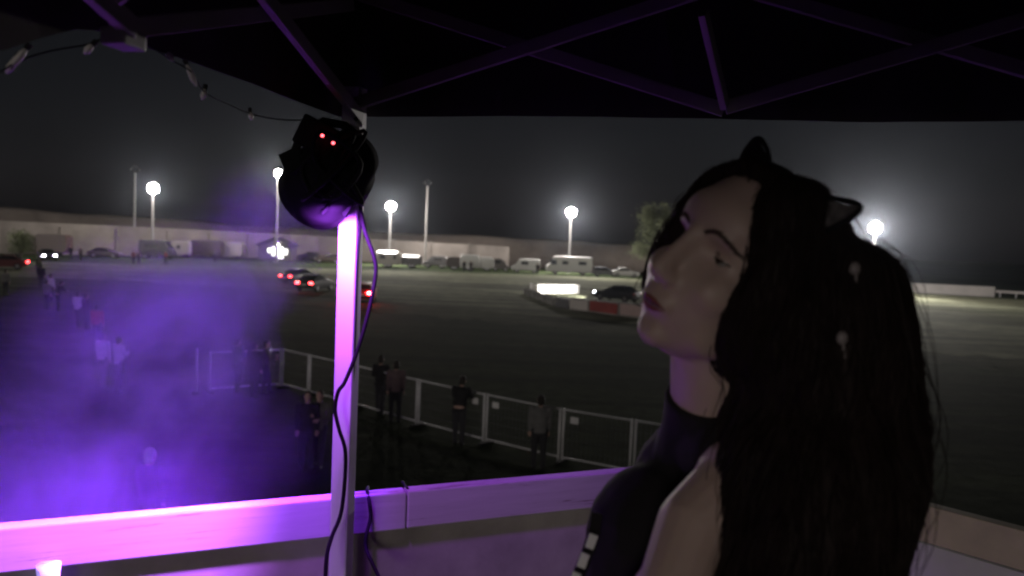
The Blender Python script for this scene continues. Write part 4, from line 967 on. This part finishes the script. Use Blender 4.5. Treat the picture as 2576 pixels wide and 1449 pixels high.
def lipring(zc, wy, th, droop):
    rings = []
    for k in range(15):
        f = -1 + 2 * k / 14; y = f * wy; t_ = max(0.0005, th * (1 - abs(f) ** 1.8)); z_ = zc + droop * f * f; x = surf(y, z_)
        rings.append([hl(x - 0.0006 + 0.0028 * (1 - f * f * 0.8) * math.cos(a), y, z_ + t_ * math.sin(a)) for a in [i * math.pi / 4 for i in range(8)]])
    return rings
lp.loft(lipring(-0.0580, 0.0225, 0.0036, -0.003)); lp.loft(lipring(-0.0662, 0.0205, 0.0042, 0.0035))
obj('lips', lp, m_lip, pr, True, smooth=True)
obj('mouth_line', MB().tube([hl(surf(y, -0.0617 - 0.0006) + 0.0006, y, -0.0622 + 2.0 * y * y) for y in [0.021 * k / 7 for k in range(-7, 8)]], [0.0011 * (1 - abs(k) / 9) for k in range(-7, 8)], 6), mat('dark_lip_line', (0.03, 0.01, 0.01), 0.6), pr, True)
m_eye = mat('eye_white', (0.3, 0.27, 0.26), 0.25, var=0.05); m_iris = mat('iris', (0.03, 0.02, 0.015), 0.15)
for s in (-1, 1):
    ex = surf(s * 0.031, 0.011) - 0.0085; EC = (ex, s * 0.031, 0.011)
    c = hl(*EC); e = obj('eye', MB().ell(c, (0.0115,) * 3, None, 20, 14), m_eye, pr, True, smooth=True)
    gz = Rh @ Vector((0.95, -0.12, 0.12)).normalized(); obj('iris', MB().tube([c + gz * 0.0098, c + gz * 0.0119], [0.0056, 0.0035], 14), m_iris, e, True, smooth=True)
    lid = MB(); rr_ = 0.0126
    for t0_, t1_ in ((20, 82), (112, 160)):
        vs, fs = [], []
        for i in range(7):
            for j in range(11):
                ph = R(-88 + 176 * j / 10); th = R(t0_ + (t1_ - t0_) * (i / 6)); th += R(6) * abs(math.sin(ph)) ** 2 * (1 if t0_ < 90 else -1) * (i / 6 if t0_ < 90 else 1 - i / 6)
                vs.append(hl(EC[0] + rr_ * math.sin(th) * math.cos(ph), EC[1] + rr_ * math.sin(th) * math.sin(ph) * 1.12, EC[2] + rr_ * math.cos(th)))
        for i in range(6):
            for j in range(10): fs.append((i * 11 + j, i * 11 + j + 1, (i + 1) * 11 + j + 1, (i + 1) * 11 + j))
        lid.add(vs, fs)
    obj('eyelid', lid, m_face, pr, True, smooth=True)
    ls = MB(); ls.tube([hl(EC[0] + 0.0130 * math.cos(R(a)), EC[1] + 0.0142 * math.sin(R(a)), EC[2] + 0.0012 * math.cos(R(a))) for a in range(-80, 81, 16)], [0.0006 + 0.0008 * math.cos(R(a)) for a in range(-80, 81, 16)], 6)
    obj('lashes', ls, m_iris, pr, True)
    br = MB(); rnd = random.Random(11 + s)
    for k in range(70):
        f = k / 69; y = s * (0.012 + 0.036 * f); z = 0.031 + 0.007 * math.sin(math.pi * min(1, f * 1.15)) - 0.004 * f + rnd.uniform(-0.0025, 0.0025) * (1 - 0.5 * f); x = surf(y, z) + 0.0004
        z1 = z + 0.003 * (1 - 1.6 * f); br.tube([hl(x, y, z), hl(surf(y + s * 0.006, z1) + 0.0005, y + s * 0.006, z1)], [0.0010, 0.0004], 4)
    obj('eyebrow', br, mat('brow_hair', (0.07, 0.045, 0.038), 0.8), pr, True)
# black sleeveless high-neck top
tp_ = MB(); col_ = D(1778, 1002, 0.965)
tp_.cap(neck_b + Vector((0.002, 0, 0.012)), neck_b, 0.062, 0.066, 24); nk = (hl(-0.012, 0, -0.05) - neck_b).normalized(); tp_.tube([neck_b + nk * 0.046, neck_b + nk * 0.01, neck_b - nk * 0.03], [0.0605, 0.063, 0.07], 32); tp_.cap(neck_b, chest, 0.066, 0.11, 20); tp_.ell(chest, (0.128, 0.135, 0.165)); tp_.ell(waist, (0.135, 0.135, 0.22)); tp_.ell(hips, (0.16, 0.17, 0.15))
tp_.cap(neck_b - Vector((0, 0, 0.03)), neck_b.lerp(sh_n, 0.68) + Vector((0, 0.012, 0)), 0.062, 0.053, 16); tp_.cap(neck_b, sh_f, 0.058, 0.05, 16); tp_.cap(sh_f, el_f, 0.055, 0.05, 14)
bust = D(1635, 1340, 0.98); tp_.ell(bust, (0.075, 0.09, 0.085)); tp_.cap(bust, D(1610, 1560, 0.98), 0.08, 0.075, 16)
m_top = mat('black_cloth', (0.009, 0.007, 0.009), 0.95, var=0.3, scale=18, bump=0.1)
obj('top', remeshed(tp_, 0.005, 4), m_top, pr, True, smooth=True)
tz = MB(); tz.ell(hips - Vector((0, 0, 0.04)), (0.17, 0.18, 0.14))
for s in (-1, 1):
    hp = hips + Lv * (0.085 * s) - Vector((0, 0, 0.05)); kn = hp + Vector((-0.02, 0, -0.38)); an = Vector((kn.x, kn.y, FL + 0.1)); tz.cap(hp, kn, 0.1, 0.075, 12); tz.cap(kn, an, 0.072, 0.06, 12)
obj('trousers', remeshed(tz, 0.012, 3), mat('black_denim', (0.02, 0.02, 0.024), 0.9), pr, True, smooth=True)
# hanging strap with white rectangular studs at the front of the top
stp = [D(1502, 1290, 0.93), D(1494, 1340, 0.925), D(1478, 1390, 0.92), D(1458, 1440, 0.915), D(1430, 1510, 0.91)]
mb = MB()
for a, c in zip(stp, stp[1:]): mb.bar(a, c, 0.014, 0.004, up=(0, 1, 0))
stq = obj('strap', mb, m_top, pr, True)
for px, py in ((1488, 1362), (1467, 1410), (1446, 1458)):
    c = D(px, py, 0.912); dv = (stp[3] - stp[1]).normalized(); obj('stud', MB().bar(c - dv * 0.0085, c + dv * 0.0085, 0.0105, 0.003, up=(0, 1, 0)), m_tagp, stq, True, bevel=0.001)
# hair: soft inner volume, then strands over it
hv = MB()
def hve(c, r): hv.ell(hl(*c), r, Rh, 24, 16)
hve((-0.03, 0.0, 0.042), (0.102, 0.090, 0.088)); hve((-0.035, 0.028, 0.0), (0.072, 0.078, 0.11)); hve((-0.015, -0.045, 0.02), (0.085, 0.042, 0.085))
hve((0.008, 0.076, 0.01), (0.050, 0.032, 0.10)); hve((0.02, 0.05, 0.07), (0.05, 0.045, 0.06))
hve((0.022, -0.066, -0.004), (0.04, 0.013, 0.07))
hv.tube([hl(0.043, 0.080 * math.sin(R(a)), 0.034 + 0.083 * math.cos(R(a))) for a in range(-95, 60, 10)], 0.0085, 8)
lev = [  # left px, right px, py, depth centre, half depth
    (1925, 2060, 520, 0.91, 0.05), (1885, 2100, 600, 0.90, 0.085), (1870, 2232, 660, 0.90, 0.085), (1862, 2252, 730, 0.895, 0.09), (1858, 2268, 820, 0.89, 0.095),
    (1850, 2276, 900, 0.89, 0.1), (1846, 2284, 1000, 0.89, 0.1), (1822, 2284, 1100, 0.87, 0.11), (1802, 2272, 1200, 0.86, 0.12), (1790, 2244, 1290, 0.855, 0.125), (1775, 2215, 1380, 0.855, 0.125), (1765, 2185, 1480, 0.855, 0.12), (1850, 2180, 1640, 0.88, 0.08), (1900, 2100, 1760, 0.88, 0.04)]
rings = []
for (l, r_, py, Yc, hd) in lev:
    cl, crr = D(l, py, Yc), D(r_, py, Yc); c = (cl + crr) / 2; hw = (crr - cl).length / 2; ax = (crr - cl).normalized()
    rings.append([c + ax * (hw * math.copysign(abs(math.cos(a)) ** 0.75, math.cos(a))) + Vector((0, 1, 0)) * (hd * math.copysign(abs(math.sin(a)) ** 0.75, math.sin(a))) for a in [2 * math.pi * k / 28 for k in range(28)]])
hv.loft(rings)
hm = remeshed(hv, 0.006, 6)
hm.v = [v + Vector((noise.noise(Vector((v.x * 30, v.y * 30, v.z * 7))), noise.noise(Vector((v.x * 30 + 7, v.y * 30, v.z * 7))), 0)) * 0.006 for v in hm.v]
m_hair = mat('dark_brown_hair', (0.018, 0.012, 0.011), 0.6, var=0.4, scale=40, spec=0.1)
ho = obj('hair', hm, m_hair, pr, True, smooth=True)
bv = BVHTree.FromPolygons([tuple(v) for v in hm.v], hm.f)
rnd = random.Random(21); stn = MB(); tops = [f for f in hm.f]
cents = [(hm.v[f[0]] + hm.v[f[2]]) / 2 for f in tops]
for k in range(3600):
    p = cents[rnd.randrange(len(cents))].copy(); path = []; n_ = rnd.randint(7, 14); ph_ = rnd.random() * 6.28; amp = rnd.uniform(0.001, 0.009); fq = rnd.uniform(0.35, 0.9)
    crown = hl(-0.02, 0, 0.13)
    for i in range(n_):
        loc, nor, idx, dist = bv.find_nearest(p)
        if loc is None: break
        lift = 0.0015 + 0.004 * (i / n_) * rnd.random()
        path.append(loc + nor * lift + nor.cross(Vector((0, 0, 1))) * (amp * math.sin(ph_ + i * fq)))
        d_ = Vector((0, 0, -1)) - nor * (-nor.z)
        if d_.length < 0.35:
            away = (loc - crown); d_ = away - nor * away.dot(nor)
        if d_.length < 1e-4: break
        p = loc + d_.normalized() * 0.013
    if len(path) > 4:
        r0_ = rnd.uniform(0.0004, 0.0011); stn.tube(path, [r0_ * (0.3 + 0.7 * math.sin(math.pi * (i + 0.6) / (len(path) + 0.2))) for i in range(len(path))], 4)
for k in range(200):                                 # flyaways that leave the mass
    p = cents[rnd.randrange(len(cents))].copy(); loc, nor, idx, dist = bv.find_nearest(p); path = []; ph_ = rnd.random() * 6.28; amp = rnd.uniform(0.003, 0.012); out_ = rnd.uniform(0.006, 0.022)
    n_ = rnd.randint(8, 16); q = loc.copy(); sdv = nor.cross(Vector((0, 0, 1)))
    for i in range(n_):
        l2, n2_, _, _ = bv.find_nearest(q); t_ = i / (n_ - 1)
        path.append(l2 + n2_ * (out_ * math.sin(math.pi * min(1, t_ * 0.85 + 0.03)) + 0.001) + sdv * (amp * math.sin(ph_ + i * 0.55)))
        dd_ = Vector((0, 0, -1)) + n2_ * n2_.z
        if dd_.length < 0.3: dd_ = (l2 - hl(-0.02, 0, 0.13)); dd_ = dd_ - n2_ * dd_.dot(n2_)
        if dd_.length < 1e-4: break
        q = l2 + dd_.normalized() * 0.014
    if any((Rinv @ (q_ - HC)).x > 0.048 and (Rinv @ (q_ - HC)).z > -0.2 for q_ in path): continue
    if len(path) > 5: stn.tube(path, [0.0007 * (1 - 0.8 * i / len(path)) for i in range(len(path))], 3)
obj('hair_strands', stn, m_hair, ho, True)['kind'] = 'stuff'
# cat-ear headband
hb = thing('cat_ear_headband', 'thin black headband with two pointed cat ears worn on the dark hair', 'headband', hl(0, 0, 0.14))
bandp = [hl(0.018 - 0.0 * a, 0.094 * math.sin(R(a)), 0.034 + 0.092 * math.cos(R(a))) for a in range(-95, 96, 8)]
obj('band', MB().tube(bandp, 0.0042, 8), mat('black_satin', (0.012, 0.012, 0.014), 0.35), hb, True, smooth=True)
m_lace = mat('grey_lace', (0.12, 0.11, 0.115), 0.8, var=0.5, scale=120)
for ang_, filled in ((-22, True), (48, False)):
    a = R(ang_); c = Vector((0.018, 0.094 * math.sin(a), 0.034 + 0.092 * math.cos(a))); out = Vector((0, math.sin(a), math.cos(a))); along = Vector((0, math.cos(a), -math.sin(a)))
    out = (out + along * (0.18 if ang_ > 0 else -0.1)).normalized(); hw = 0.021 if filled else 0.021; hh = 0.032 if filled else 0.052
    q0, q1, q2 = c - along * hw, c + out * hh, c + along * hw
    ear = obj('ear', MB().tube(smooth_path([hl(*q0), hl(*(q0.lerp(q1, 0.5) - along * 0.004 + out * 0.002)), hl(*q1), hl(*(q2.lerp(q1, 0.5) + along * 0.004 + out * 0.002)), hl(*q2)], 5), 0.0029, 8), m_cord, hb, True, smooth=True)
    o_ = Vector((0.002, 0, 0)); obj('ear_fill', MB().loft([[hl(*(q - o_)) for q in (q0, q1, q2)], [hl(*(q + o_)) for q in (q0, q1, q2)]]), m_cord if filled else m_lace, ear, True)
# small pale hair clips on the near side
for i, (px, py, Y, lab) in enumerate(((2150, 676, 0.80, 'small pale hair clip in the dark hair beside the cat ear'), (2118, 850, 0.785, 'small pale hair clip lower down in the dark hair'))):
    d_ = ray(px, py).normalized(); hit = bv.ray_cast(CAM, d_); c = (hit[0] if hit[0] else D(px, py, Y)) - d_ * 0.004
    t = thing('hair_clip', lab, 'hair clip', c, 0, 'hair clips in the dark hair')
    obj('clasp', MB().ell(c, (0.006, 0.004, 0.007), nu=12, nv=8), mat('pale_clip', (0.25, 0.22, 0.22), 0.5), t, True, smooth=True)
    obj('pin', MB().tube([c + Vector((0.0, 0, 0.002)), c + Vector((0.004, 0, -0.02))], [0.0022, 0.0012], 6), mat('pale_clip', (0.25, 0.22, 0.22), 0.5), t, True)

# ------------------------------------------------------------------ drifting stage smoke, lit by the purple lamp
def smoke_mat():
    m = bpy.data.materials.new('stage_smoke'); m.use_nodes = True; n = m.node_tree; n.nodes.clear(); L_ = n.links.new
    out = n.nodes.new('ShaderNodeOutputMaterial'); pv = n.nodes.new('ShaderNodeVolumePrincipled'); pv.inputs['Color'].default_value = (0.9, 0.9, 0.95, 1); pv.inputs['Anisotropy'].default_value = -0.3
    tc = n.nodes.new('ShaderNodeTexCoord')
    nz = n.nodes.new('ShaderNodeTexNoise'); nz.inputs['Scale'].default_value = 1.5; nz.inputs['Detail'].default_value = 6; nz.inputs['Roughness'].default_value = 0.6; nz.inputs['Distortion'].default_value = 1.0
    L_(tc.outputs['Object'], nz.inputs['Vector'])
    rp = n.nodes.new('ShaderNodeMapRange'); rp.inputs[1].default_value = 0.43; rp.inputs[2].default_value = 0.64; rp.inputs[3].default_value = 0.04; rp.inputs[4].default_value = 1.0; L_(nz.outputs['Fac'], rp.inputs[0])
    def soft(axis_scale, loc):
        mp = n.nodes.new('ShaderNodeMapping'); mp.vector_type = 'TEXTURE'; mp.inputs['Location'].default_value = loc; mp.inputs['Scale'].default_value = axis_scale; L_(tc.outputs['Object'], mp.inputs[0])
        gr = n.nodes.new('ShaderNodeTexGradient'); gr.gradient_type = 'SPHERICAL'; L_(mp.outputs[0], gr.inputs[0]); return gr
    tot = None
    for sc_, lc_, wgt in PUFFS:
        g_ = soft(sc_, lc_); pw = n.nodes.new('ShaderNodeMath'); pw.operation = 'POWER'; pw.inputs[1].default_value = 1.4; L_(g_.outputs['Fac'], pw.inputs[0])
        ma = n.nodes.new('ShaderNodeMath'); ma.operation = 'MULTIPLY_ADD'; ma.inputs[1].default_value = wgt; L_(pw.outputs[0], ma.inputs[0]); ma.inputs[2].default_value = 0.0
        if tot is not None: L_(tot.outputs[0], ma.inputs[2])
        tot = ma
    ad = tot
    m1 = n.nodes.new('ShaderNodeMath'); m1.operation = 'MULTIPLY'; L_(ad.outputs[0], m1.inputs[0]); L_(rp.outputs[0], m1.inputs[1])
    m2 = n.nodes.new('ShaderNodeMath'); m2.operation = 'MULTIPLY'; m2.inputs[1].default_value = 0.95; L_(m1.outputs[0], m2.inputs[0])
    L_(m2.outputs[0], pv.inputs['Density']); L_(pv.outputs[0], out.inputs['Volume'])
    return m
SMB = D(200, 900, 5.0)
PUFFS = [((1.1, 1.4, 0.42), D(-80, 1370, 2.9) - SMB, 3.4), ((1.15, 1.4, 0.45), D(260, 1150, 3.7) - SMB, 0.8), ((0.66, 1.6, 0.85), D(430, 870, 4.9) - SMB, 2.7),
         ((1.1, 1.4, 0.5), D(120, 1040, 4.4) - SMB, 0.5), ((0.44, 1.2, 0.55), D(610, 680, 5.4) - SMB, 2.6), ((0.3, 0.8, 0.26), D(775, 540, 3.2) - SMB, 1.6)]
smk = obj('smoke', MB().box(SMB + Vector((-0.6, 0.9, -0.3)), (7.4, 8.4, 5.2)), smoke_mat(), base=SMB)
tag(smk, 'purple lit stage smoke drifting over the grass at the lower left', 'smoke', kind='stuff')
